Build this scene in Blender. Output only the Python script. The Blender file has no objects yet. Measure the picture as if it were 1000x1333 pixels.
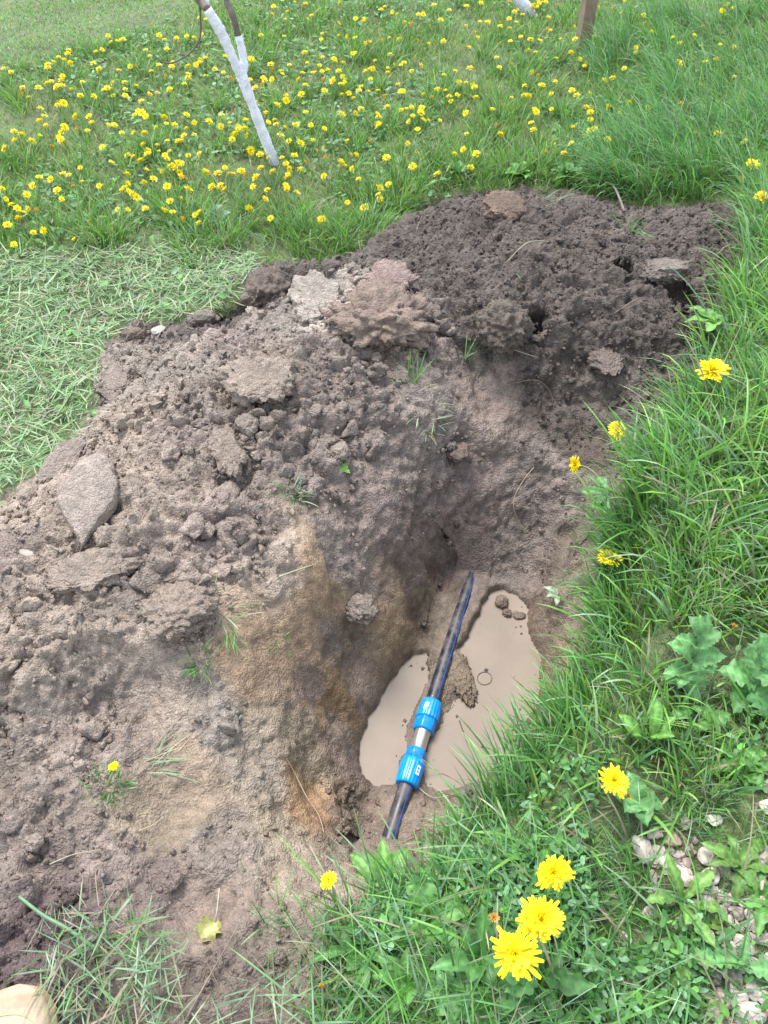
import bpy, math, random
import numpy as np
from mathutils import Vector, Matrix, Quaternion

random.seed(7)
RNG = np.random.default_rng(11)
scene = bpy.context.scene
COL = scene.collection

# ------------------------------------------------------------------ camera, sky, sun, exposure
CAM_H, PITCH, F_PX = 1.45, 48.0, 1025.0
cam_data = bpy.data.cameras.new('camera')
cam = bpy.data.objects.new('camera', cam_data)
COL.objects.link(cam)
cam.location = (0, 0, CAM_H)
cam.rotation_euler = (math.radians(90 - PITCH), 0, 0)
cam_data.sensor_fit = 'HORIZONTAL'
cam_data.sensor_width = 36.0
cam_data.lens = 36.0 * F_PX / 1000.0
cam_data.clip_start = 0.02
cam_data.clip_end = 500
scene.camera = cam

SUN_EL, SUN_AZ = 64.0, 325.0          # azimuth clockwise from +y
world = bpy.data.worlds.new('World')
scene.world = world
world.use_nodes = True
wn = world.node_tree.nodes
wn.clear()
sky = wn.new('ShaderNodeTexSky')
sky.sky_type = 'NISHITA'
sky.sun_disc = False
sky.sun_elevation = math.radians(SUN_EL)
sky.sun_rotation = math.radians(SUN_AZ)
sky.dust_density = 1.0
sky.air_density = 1.0
sky.ozone_density = 1.0
hs = wn.new('ShaderNodeHueSaturation')
hs.inputs['Saturation'].default_value = 0.45
bgn = wn.new('ShaderNodeBackground')
bgn.inputs['Strength'].default_value = 0.15
wo = wn.new('ShaderNodeOutputWorld')
world.node_tree.links.new(sky.outputs[0], hs.inputs['Color'])
world.node_tree.links.new(hs.outputs[0], bgn.inputs[0])
world.node_tree.links.new(bgn.outputs[0], wo.inputs[0])

sun_data = bpy.data.lights.new('sun', 'SUN')
sun_data.energy = 1.5
sun_data.angle = math.radians(22)
sun_data.color = (1.0, 0.975, 0.935)
sun = bpy.data.objects.new('sun', sun_data)
COL.objects.link(sun)
_az, _el = math.radians(SUN_AZ), math.radians(SUN_EL)
sun_dir = Vector((math.sin(_az) * math.cos(_el), math.cos(_az) * math.cos(_el), math.sin(_el)))
sun.rotation_euler = sun_dir.to_track_quat('Z', 'Y').to_euler()
sun.location = (-3, 3, 6)

scene.view_settings.view_transform = 'Standard'
scene.view_settings.look = 'None'
scene.view_settings.gamma = 1.0
scene.view_settings.exposure = 1.85
scene.view_settings.use_curve_mapping = False
scene.cycles.max_bounces = 6
scene.cycles.diffuse_bounces = 3
scene.cycles.transmission_bounces = 3

# ------------------------------------------------------------------ helpers
_A = math.radians(90 - PITCH)
_CA, _SA = math.cos(_A), math.sin(_A)

def ray(px, py):
    u, v = (px - 500) / F_PX, (666.5 - py) / F_PX
    return np.array([u, v * _CA + _SA, v * _SA - _CA])

def at_z(px, py, z):
    d = ray(px, py)
    t = (z - CAM_H) / d[2]
    return np.array([d[0] * t, d[1] * t, z])

def at_y(px, py, y):
    d = ray(px, py)
    t = y / d[1]
    return np.array([d[0] * t, y, CAM_H + d[2] * t])

def project(x, y, z):
    dz = z - CAM_H
    depth = y * _SA - dz * _CA
    up = y * _CA + dz * _SA
    depth = np.where(np.abs(depth) < 1e-3, 1e-3, depth)
    return 500 + F_PX * x / depth, 666.5 - F_PX * up / depth, depth

def tag(o, label=None, cat=None, group=None, kind=None):
    if label: o['label'] = label
    if cat: o['category'] = cat
    if group: o['group'] = group
    if kind: o['kind'] = kind
    return o

def smooth01(t):
    t = np.clip(t, 0, 1)
    return t * t * (3 - 2 * t)

def hash_u(ix, iy, iz, seed):
    h = (ix.astype(np.uint32) * np.uint32(374761393) + iy.astype(np.uint32) * np.uint32(668265263)
         + iz.astype(np.uint32) * np.uint32(2147483647) + np.uint32(seed * 974711 + 12345))
    h = (h ^ (h >> np.uint32(13))) * np.uint32(1274126177)
    h = (h ^ (h >> np.uint32(16))) * np.uint32(2246822519)
    return h ^ (h >> np.uint32(15))

def h2f(h):
    return (h & np.uint32(0xFFFFFF)).astype(np.float32) / np.float32(0xFFFFFF)

def vnoise(x, y, z, seed=0):
    ix, iy, iz = np.floor(x).astype(np.int32), np.floor(y).astype(np.int32), np.floor(z).astype(np.int32)
    fx, fy, fz = smooth01(x - ix), smooth01(y - iy), smooth01(z - iz)
    r = 0
    for a in (0, 1):
        wx = fx if a else 1 - fx
        for b in (0, 1):
            wy = fy if b else 1 - fy
            for c in (0, 1):
                wz = fz if c else 1 - fz
                r = r + wx * wy * wz * h2f(hash_u(ix + a, iy + b, iz + c, seed))
    return r * 2 - 1

def fbm(x, y, z, octaves=3, seed=0):
    r, a = 0, 1.0
    for o in range(octaves):
        r = r + a * vnoise(x, y, z, seed + o)
        x, y, z, a = x * 2.03, y * 2.03, z * 2.03, a * 0.5
    return r / 1.75

def worley(x, y, z, seed=0, tilt=False):
    """F1 distance and a random number of the nearest cell"""
    bx, by, bz = (np.floor(v - 0.5).astype(np.int32) for v in (x, y, z))
    best = np.full(x.shape, 9.0, np.float32)
    rid = np.zeros(x.shape, np.float32)
    ox = np.zeros(x.shape, np.float32); oy = np.zeros(x.shape, np.float32)
    for a in (0, 1):
        for b in (0, 1):
            for c in (0, 1):
                h = hash_u(bx + a, by + b, bz + c, seed)
                jx = (h & np.uint32(1023)).astype(np.float32) / 1023
                jy = ((h >> np.uint32(10)) & np.uint32(1023)).astype(np.float32) / 1023
                jz = ((h >> np.uint32(20)) & np.uint32(1023)).astype(np.float32) / 1023
                ex = bx + a + 0.1 + 0.8 * jx - x
                ey = by + b + 0.1 + 0.8 * jy - y
                d = (ex ** 2 + ey ** 2
                     + (bz + c + 0.1 + 0.8 * jz - z) ** 2)
                m = d < best
                best = np.where(m, d, best)
                rid = np.where(m, h2f(h * np.uint32(2654435761)), rid)
                if tilt: ox = np.where(m, ex, ox); oy = np.where(m, ey, oy)
    if tilt: return np.sqrt(best), rid, ox, oy
    return np.sqrt(best), rid

def in_poly(x, y, poly):
    if x.size > 5000:          # only the polygon's own box needs testing
        P_ = np.array([p[:2] for p in poly]); lo, hi = P_.min(0), P_.max(0)
        box = (x >= lo[0]) & (x <= hi[0]) & (y >= lo[1]) & (y <= hi[1])
        out = np.zeros(x.shape, bool)
        if box.any(): out[box] = _in_poly(x[box], y[box], poly)
        return out
    return _in_poly(x, y, poly)

def _in_poly(x, y, poly):
    inside = np.zeros(x.shape, bool)
    n = len(poly)
    for i in range(n):
        x1, y1 = poly[i][:2]
        x2, y2 = poly[(i + 1) % n][:2]
        c = (y1 > y) != (y2 > y)
        xi = (x2 - x1) * (y - y1) / (y2 - y1 + 1e-12) + x1
        inside ^= c & (x < xi)
    return inside

def poly_dist(x, y, poly):
    best = np.full(x.shape, 1e9)
    n = len(poly)
    for i in range(n):
        x1, y1 = poly[i][:2]
        x2, y2 = poly[(i + 1) % n][:2]
        dx, dy = x2 - x1, y2 - y1
        t = np.clip(((x - x1) * dx + (y - y1) * dy) / (dx * dx + dy * dy + 1e-12), 0, 1)
        best = np.minimum(best, (x - x1 - t * dx) ** 2 + (y - y1 - t * dy) ** 2)
    return np.sqrt(best)

def signed_dist(x, y, poly):          # negative inside
    d = poly_dist(x, y, poly)
    return np.where(in_poly(x, y, poly), -d, d)

def make_mesh(name, verts, faces, nper, smooth=True, attrs=None):
    """faces: (n, nper) array; attrs: dict name -> (domain, type, array)"""
    me = bpy.data.meshes.new(name)
    verts = np.ascontiguousarray(verts, np.float32)
    faces = np.ascontiguousarray(faces, np.int32)
    me.vertices.add(len(verts))
    me.vertices.foreach_set('co', verts.ravel())
    nf = len(faces)
    me.loops.add(nf * nper)
    me.loops.foreach_set('vertex_index', faces.ravel())
    me.polygons.add(nf)
    me.polygons.foreach_set('loop_start', np.arange(0, nf * nper, nper, dtype=np.int32))
    me.polygons.foreach_set('loop_total', np.full(nf, nper, np.int32))
    me.polygons.foreach_set('use_smooth', np.full(nf, smooth, bool))
    me.update(calc_edges=True)
    if attrs:
        for k, (typ, arr) in attrs.items():
            at = me.attributes.new(k, typ, 'POINT')
            arr = np.ascontiguousarray(arr, np.float32)
            if typ == 'FLOAT_COLOR':
                if arr.shape[1] == 3:
                    arr = np.concatenate([arr, np.ones((len(arr), 1), np.float32)], 1)
                at.data.foreach_set('color', np.ascontiguousarray(arr, np.float32).ravel())
            else:
                at.data.foreach_set('value', arr.ravel())
    return me

def link(name, me, mat=None, parent=None, loc=None):
    o = bpy.data.objects.new(name, me)
    COL.objects.link(o)
    if mat is not None:
        me.materials.append(mat)
    if parent: o.parent = parent
    if loc is not None: o.location = loc
    return o

def empty(name, loc=(0, 0, 0), rot=None):
    o = bpy.data.objects.new(name, None)
    COL.objects.link(o)
    o.empty_display_size = 0.02
    o.location = loc
    if rot is not None: o.rotation_euler = rot
    return o

# ------------------------------------------------------------------ materials
def new_mat(name):
    m = bpy.data.materials.new(name)
    m.use_nodes = True
    nt = m.node_tree
    nt.nodes.clear()
    out = nt.nodes.new('ShaderNodeOutputMaterial')
    b = nt.nodes.new('ShaderNodeBsdfPrincipled')
    nt.links.new(b.outputs[0], out.inputs[0])
    return m, nt, b, out

def N(nt, typ, **kw):
    n = nt.nodes.new(typ)
    for k, v in kw.items():
        if k in n.inputs: n.inputs[k].default_value = v
        else: setattr(n, k, v)
    return n

def noise_mul(nt, colour_socket, scale, lo, hi, coords, detail=5):
    """multiply a colour by a noise between lo and hi"""
    n = N(nt, 'ShaderNodeTexNoise', Scale=scale, Detail=detail, Roughness=0.6)
    nt.links.new(coords, n.inputs['Vector'])
    mr = N(nt, 'ShaderNodeMapRange')
    mr.inputs['From Min'].default_value = 0.3
    mr.inputs['From Max'].default_value = 0.7
    mr.inputs['To Min'].default_value = lo
    mr.inputs['To Max'].default_value = hi
    nt.links.new(n.outputs['Fac'], mr.inputs['Value'])
    mx = N(nt, 'ShaderNodeVectorMath', operation='SCALE')
    nt.links.new(colour_socket, mx.inputs[0])
    nt.links.new(mr.outputs[0], mx.inputs['Scale'])
    return mx.outputs[0]

def soil_material():
    m, nt, b, out = new_mat('soil')
    at = N(nt, 'ShaderNodeAttribute', attribute_name='tone')
    wet = N(nt, 'ShaderNodeAttribute', attribute_name='wet')
    geo = N(nt, 'ShaderNodeNewGeometry')
    c = noise_mul(nt, at.outputs['Color'], 9, 0.80, 1.2, geo.outputs['Position'])
    c = noise_mul(nt, c, 55, 0.72, 1.28, geo.outputs['Position'])
    c = noise_mul(nt, c, 380, 0.72, 1.3, geo.outputs['Position'], 2)
    nt.links.new(c, b.inputs['Base Color'])
    mr = N(nt, 'ShaderNodeMapRange')
    mr.inputs['To Min'].default_value = 0.85
    mr.inputs['To Max'].default_value = 0.42
    nt.links.new(wet.outputs['Fac'], mr.inputs['Value'])
    nt.links.new(mr.outputs[0], b.inputs['Roughness'])
    b.inputs['Specular IOR Level'].default_value = 0.4
    n1 = N(nt, 'ShaderNodeTexNoise', Scale=120, Detail=6, Roughness=0.7)
    nt.links.new(geo.outputs['Position'], n1.inputs['Vector'])
    v1 = N(nt, 'ShaderNodeTexVoronoi', Scale=175)
    nt.links.new(geo.outputs['Position'], v1.inputs['Vector'])
    sub = N(nt, 'ShaderNodeMath', operation='SUBTRACT')
    nt.links.new(n1.outputs['Fac'], sub.inputs[0])
    wv_ = N(nt, 'ShaderNodeTexNoise', Scale=60, Detail=3)
    nt.links.new(geo.outputs['Position'], wv_.inputs['Vector'])
    wa_ = N(nt, 'ShaderNodeVectorMath', operation='MULTIPLY_ADD')
    wa_.inputs[1].default_value = (.02, .02, .02)
    nt.links.new(wv_.outputs['Color'], wa_.inputs[0])
    nt.links.new(geo.outputs['Position'], wa_.inputs[2])
    nt.links.new(wa_.outputs[0], v1.inputs['Vector'])
    nt.links.new(v1.outputs['Distance'], sub.inputs[1])
    sc = N(nt, 'ShaderNodeMapRange')
    sc.inputs['To Min'].default_value = 0.9
    sc.inputs['To Max'].default_value = 0.35
    nt.links.new(wet.outputs['Fac'], sc.inputs['Value'])
    bp = N(nt, 'ShaderNodeBump', Distance=0.006)
    nt.links.new(sc.outputs[0], bp.inputs['Strength'])
    nt.links.new(sub.outputs[0], bp.inputs['Height'])
    nt.links.new(bp.outputs[0], b.inputs['Normal'])
    return m

def simple_mat(name, rgb, rough=0.6, var=0.15, scale=40, bump=0.0, bscale=100, metal=0.0, spec=0.5, attr=None, var2=None, obj=False):
    m, nt, b, out = new_mat(name)
    if attr:
        src = N(nt, 'ShaderNodeAttribute', attribute_name=attr).outputs['Color']
    else:
        r = N(nt, 'ShaderNodeRGB')
        r.outputs[0].default_value = (*rgb, 1)
        src = r.outputs[0]
    geo = N(nt, 'ShaderNodeTexCoord')
    co = geo.outputs['Object'] if obj else N(nt, 'ShaderNodeNewGeometry').outputs['Position']
    c = noise_mul(nt, src, scale, 1 - var, 1 + var, co)
    if var2: c = noise_mul(nt, c, scale * 6, 1 - var2, 1 + var2, co)
    nt.links.new(c, b.inputs['Base Color'])
    b.inputs['Roughness'].default_value = rough
    b.inputs['Metallic'].default_value = metal
    b.inputs['Specular IOR Level'].default_value = spec
    if bump:
        n1 = N(nt, 'ShaderNodeTexNoise', Scale=bscale, Detail=5, Roughness=0.65)
        nt.links.new(co, n1.inputs['Vector'])
        bp = N(nt, 'ShaderNodeBump', Distance=bump, Strength=0.8)
        nt.links.new(n1.outputs['Fac'], bp.inputs['Height'])
        nt.links.new(bp.outputs[0], b.inputs['Normal'])
    return m

def leaf_mat(name, rgb=None, attr=None, trans=0.3, rough=0.5, var=0.18, scale=60):
    m, nt, b, out = new_mat(name)
    if attr:
        src = N(nt, 'ShaderNodeAttribute', attribute_name=attr).outputs['Color']
    else:
        r = N(nt, 'ShaderNodeRGB')
        r.outputs[0].default_value = (*rgb, 1)
        src = r.outputs[0]
    geo = N(nt, 'ShaderNodeNewGeometry')
    c = noise_mul(nt, src, scale, 1 - var, 1 + var, geo.outputs['Position'], 3)
    nt.links.new(c, b.inputs['Base Color'])
    b.inputs['Roughness'].default_value = rough
    b.inputs['Specular IOR Level'].default_value = 0.45
    t = N(nt, 'ShaderNodeBsdfTranslucent')
    nt.links.new(c, t.inputs[0])
    mx = N(nt, 'ShaderNodeMixShader')
    mx.inputs[0].default_value = trans
    nt.links.new(b.outputs[0], mx.inputs[1])
    nt.links.new(t.outputs[0], mx.inputs[2])
    nt.links.new(mx.outputs[0], out.inputs[0])
    return m

M_SOIL = soil_material()
M_GRASS = leaf_mat('grass_blades', attr='tone', trans=0.4, rough=0.45)
M_LEAF = leaf_mat('broad_leaf', attr='tone', trans=0.35, rough=0.5, var=0.3, scale=110)
M_PETAL = leaf_mat('petal', attr='tone', trans=0.25, rough=0.6, var=0.1)
M_STEM = leaf_mat('stem', attr='tone', trans=0.1, rough=0.5)

# ------------------------------------------------------------------ terrain heights
WZ = -0.34
CTRL = [  # px, py, z
 (0,330,0),(100,330,0),(200,330,0),(300,310,0),(400,300,0),(450,290,0),(500,250,0),(560,215,0),(650,195,0),
 (760,205,0),(850,225,0.02),(950,230,.03),(0,200,0),(300,200,0),(600,120,0),(900,120,.02),(0,450,0),(60,480,0),(110,450,0),
 (0,560,0),(50,560,0),(-150,400,0),(-150,600,0),
 (335,365,.10),(400,345,.15),(440,345,.13),(480,332,.18),(520,300,.20),(570,268,.20),(650,253,.22),(760,264,.2),(830,285,.17),(900,290,.16),(945,290,.13),
 (350,338,0),(440,340,0),(520,288,0),(570,255,0),(650,243,0),(760,252,0),(830,268,0),(940,262,.03),
 (325,398,.04),(180,430,.02),(130,520,.03),(90,590,.03),(20,640,.03),(-20,660,.03),(150,428,0),(100,540,0),(60,600,0),(0,640,0),
 (400,400,.22),(470,400,.24),(300,470,.22),(200,520,.17),(120,600,.14),(60,680,.15),(0,760,.15),(-100,760,.15),
 (500,480,.19),(400,550,.18),(300,620,.16),(200,700,.15),(100,780,.14),(0,850,.13),(-100,900,.12),
 (500,600,.08),(400,680,.10),(300,760,.09),(200,830,.09),(190,885,.02),(110,900,.05),(0,950,.06),(60,860,.12),(300,850,.03),
 (250,920,.0),(330,870,-.01),(150,1000,.02),(250,1050,-.03),(100,1100,.02),(0,1150,.03),(200,1150,-.01),(300,1160,-.02),
 (100,1260,0.02),(350,1250,0),(420,1200,-.03),(450,1150,-.08),(400,1110,-.11),(350,1040,-.09),(330,960,-.05),(-100,1200,.03),
 (420,760,.02),(350,830,.0),(390,900,-.10),(370,960,-.11),(400,1030,-.17),(440,1080,-.21),(430,870,-.16),(460,820,-.17),
 (515,800,-.2),(500,760,-.12),(540,700,-.07),(600,735,-.29),(575,765,-.29),(530,840,-.30),(490,790,-.13),(455,930,-.25),(440,1000,-.26),
 (480,1070,-.27),(620,700,-.22),(660,735,-.28),(700,760,-.29),(610,640,-.11),(700,650,-.15),(740,700,-.17),(720,600,-.07),(780,620,-.04),
 (640,570,.0),(740,500,.05),(830,520,.06),(800,580,.0),(560,540,.10),(640,480,.10),(700,440,.17),(800,430,.17),(870,450,.13),
 (850,350,.20),(760,330,.23),(690,350,.24),(600,400,.20),(550,420,.2),(600,330,.23),(660,300,.24),(900,370,.16),
 (955,310,.12),(905,450,.12),(880,560,.12),(835,610,.11),(800,660,.09),(785,740,.06),(775,830,.04),(755,900,.03),(730,960,.02),(690,1040,.0),(610,1110,-.05),
 (545,1150,-.05),(480,1175,-.06),(735,800,-.17),(740,880,-.14),(700,960,-.16),(650,1020,-.2),(610,1060,-.22),(560,1080,-.24),(510,1110,-.24),
 (800,1100,.04),(900,1200,.04),(700,1250,.03),(600,1300,.03),(1000,1000,.08),(1000,700,.12),(1000,500,.14),(1000,400,.13),(500,1300,0),(900,900,.08),
 (850,760,.09),(1200,700,.12),(1200,1100,.06),(1200,400,.1),(-200,700,.12),(-200,1000,.06),(-200,1300,.03),(500,1450,0),(0,1450,0),(1000,1450,.04),(900,650,.13),
]
CP = np.array([at_z(*c) for c in CTRL])
_C2 = 0.05 ** 2
_D = np.sqrt(((CP[:, None, :2] - CP[None, :, :2]) ** 2).sum(-1) + _C2)
_W = np.linalg.solve(_D + np.eye(len(CP)) * -0.004, CP[:, 2] - 0.0)

def rbf(x, y):
    out = np.empty(x.shape)
    for i in range(0, len(x), 40000):
        xs, ys = x[i:i + 40000], y[i:i + 40000]
        d = np.sqrt((xs[:, None] - CP[None, :, 0]) ** 2 + (ys[:, None] - CP[None, :, 1]) ** 2 + _C2)
        out[i:i + 40000] = d @ _W
    return out

WATER_L = [at_z(px, py, WZ) for px, py in [(538,852),(556,850),(556,875),(549,905),(537,925),(528,950),(527,975),(520,1000),(512,1018),(490,1022),(470,1008),
           (467,985),(471,960),(480,938),(490,915),(503,895),(520,872)]]
WATER_R = [at_z(px, py, WZ) for px, py in [(638,775),(655,767),(672,775),(686,795),(693,830),(704,860),(700,910),(680,950),(655,990),(625,1018),(600,1027),
           (575,1030),(556,1022),(552,1000),(560,975),(572,950),(580,930),(592,925),(601,905),(614,888),(612,872),(600,862),(590,850),(600,838),(616,818),(626,795)]]
ISLETS = [at_z(px, py, WZ) for px, py in [(652,783),(660,797),(672,799)]]

PIPE_A = at_z(616, 745, -0.335)      # far end, goes into the wall
PIPE_B = at_z(503, 1108, -0.325)     # near end, goes under the mud

def seg_dist(x, y, a, b):
    dx, dy = b[0] - a[0], b[1] - a[1]
    t = np.clip(((x - a[0]) * dx + (y - a[1]) * dy) / (dx * dx + dy * dy), 0, 1)
    return np.hypot(x - a[0] - t * dx, y - a[1] - t * dy), t

CREST_A, CREST_B = at_z(0, 100, 0), at_z(300, 0, 0)
def meadow_base(x, y):
    z = 0.02 * fbm(x * 1.1, y * 1.1, x * 0 + 3.0, 2, 5) + 0.012 * fbm(x * 4, y * 4, x * 0 + 1, 2, 15)
    dx, dy = CREST_B[0] - CREST_A[0], CREST_B[1] - CREST_A[1]
    l = math.hypot(dx, dy)
    s = ((y - CREST_A[1]) * dx - (x - CREST_A[0]) * dy) / l      # beyond the crest
    far = np.clip(s, 0, 30)
    z = z - np.where(s > 0, 0.13 * far * smooth01(far / 0.7), 0)
    return z

def base_height(x, y):
    sh = x.shape
    x, y = x.ravel(), y.ravel()
    z = meadow_base(x, y)
    w = smooth01((2.35 - np.abs(x)) / 0.5) * smooth01((4.0 - y) / 0.6) * smooth01((y + 0.9) / 0.6)
    m = w > 0
    zz = rbf(x[m], y[m])
    z[m] = z[m] * (1 - w[m]) + (zz + 0.4 * z[m]) * w[m]
    # footprint hollows in the trodden soil
    for px, py, zz_, r, dep in [(262,1182,-.02,.055,.028),(225,1040,-.02,.06,.02),(160,905,.03,.09,.02),(640,495,.12,.05,.02)]:
        c = at_z(px, py, zz_)
        dd = np.hypot((x - c[0]), (y - c[1]) * 0.8) / r
        z = z - dep * smooth01(1.3 - dd)
    # the dark hollow under the slab and the one beside the grey clod
    for px, py, zz_, rx, ry, dep in [(885,378,.15,.055,.05,.14),(690,432,.14,.045,.035,.13),(815,345,.2,.02,.03,.07),(745,668,-.1,.02,.03,.03),(425,905,-.15,.075,.05,.035),(400,1010,-.14,.05,.05,.02)]:
        c = at_z(px, py, zz_)
        dd = np.hypot((x - c[0]) / rx, (y - c[1]) / ry)
        z = z - dep * smooth01(1.25 - dd)
    # mud bedded along the pipe
    d, t = seg_dist(x, y, PIPE_A, PIPE_B)
    near = smooth01((0.13 - d) / 0.09) * (t > 0.02) * (t < 0.98)
    bed = WZ + 0.024 - 0.022 * smooth01((t - 0.38) / 0.12) + 0.008 * smooth01((0.2 - t) / 0.2) + 0.03 * smooth01((t - 0.86) / 0.12)
    z = z * (1 - near) + bed * near
    # waterline
    loc = (x > -0.4) & (x < 0.7) & (y > 0.4) & (y < 1.7)
    xs, ys, zs = x[loc], y[loc], z[loc]
    dl = np.minimum(signed_dist(xs, ys, WATER_L), signed_dist(xs, ys, WATER_R))
    dl = dl + 0.011 * fbm(xs * 26, ys * 26, xs * 0, 4, 9)
    zin = WZ - 0.006 + np.maximum(dl * 0.8, -0.05)
    zout = np.maximum(zs, WZ + 0.003 + np.minimum(0.35 * dl, 0.03))
    zout = np.minimum(zout, WZ + 0.012 + np.maximum(dl, 0) * 2.2)
    zs = np.where(dl < 0, np.minimum(zs, zin), zout)
    for c, r in zip(ISLETS, (.018, .013, .02)):
        dd = np.hypot(xs - c[0], ys - c[1]) / r
        zs = np.maximum(zs, WZ + 0.014 - 0.024 * dd)
    z[loc] = zs
    return z.reshape(sh)

SOIL_PX = [(430,348,0),(470,325,0),(500,298,0),(530,284,0),(570,256,0),(650,243,0),(760,253,0),(830,270,0),(965,264,.03),(975,312,.12),(945,400,.12),
 (915,470,.12),(872,560,.12),(830,600,.11),(800,650,.09),(785,740,.06),(775,830,.04),(735,900,.03),(698,960,.0),(642,1040,-.03),(572,1098,-.06),
 (530,1150,-.06),(475,1185,-.05),(450,1240,0),(430,1480,0),(-350,1480,0),(-350,760,.1),(-120,690,0),(-20,655,.02),(30,620,.02),(92,585,.01),(125,520,.01),(142,450,0),
 (170,425,0),(250,418,.02),(315,395,.02),(328,350,.02),(380,338,.02)]
SOIL_POLY = [at_z(*p) for p in SOIL_PX]

def axis(lo, hi, fine_lo, fine_hi, step, mid, far):
    a = list(np.arange(fine_lo, fine_hi, step))
    v, s = a[-1], step
    while v < hi:
        s = min(s * 1.12, mid if v < far else max(mid, (v - far) * 0.3))
        v += s; a.append(v)
    v, s = a[0], step
    left = []
    while v > lo:
        s = min(s * 1.12, mid if abs(v) < far else max(mid, (abs(v) - far) * 0.3))
        v -= s; left.append(v)
    return np.array(left[::-1] + a)

STEP = 0.0046
GX = axis(-90, 90, -1.45, 1.30, STEP, 0.05, 4)
GY = axis(-60, 120, 0.18, 3.12, STEP, 0.05, 7)
XX, YY = np.meshgrid(GX, GY)
BZ = base_height(XX, YY)

soil_sd = np.full(XX.shape, 9.0)
_loc = (np.abs(XX) < 2.5) & (YY > -1) & (YY < 3.8)
soil_sd[_loc] = signed_dist(XX[_loc], YY[_loc], SOIL_POLY)
soil_sd = soil_sd + np.where(_loc, 0.03 * fbm(XX * 9, YY * 9, XX * 0 + 2, 3, 21), 0)
soil_w = smooth01(0.5 - soil_sd / 0.05)

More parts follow.
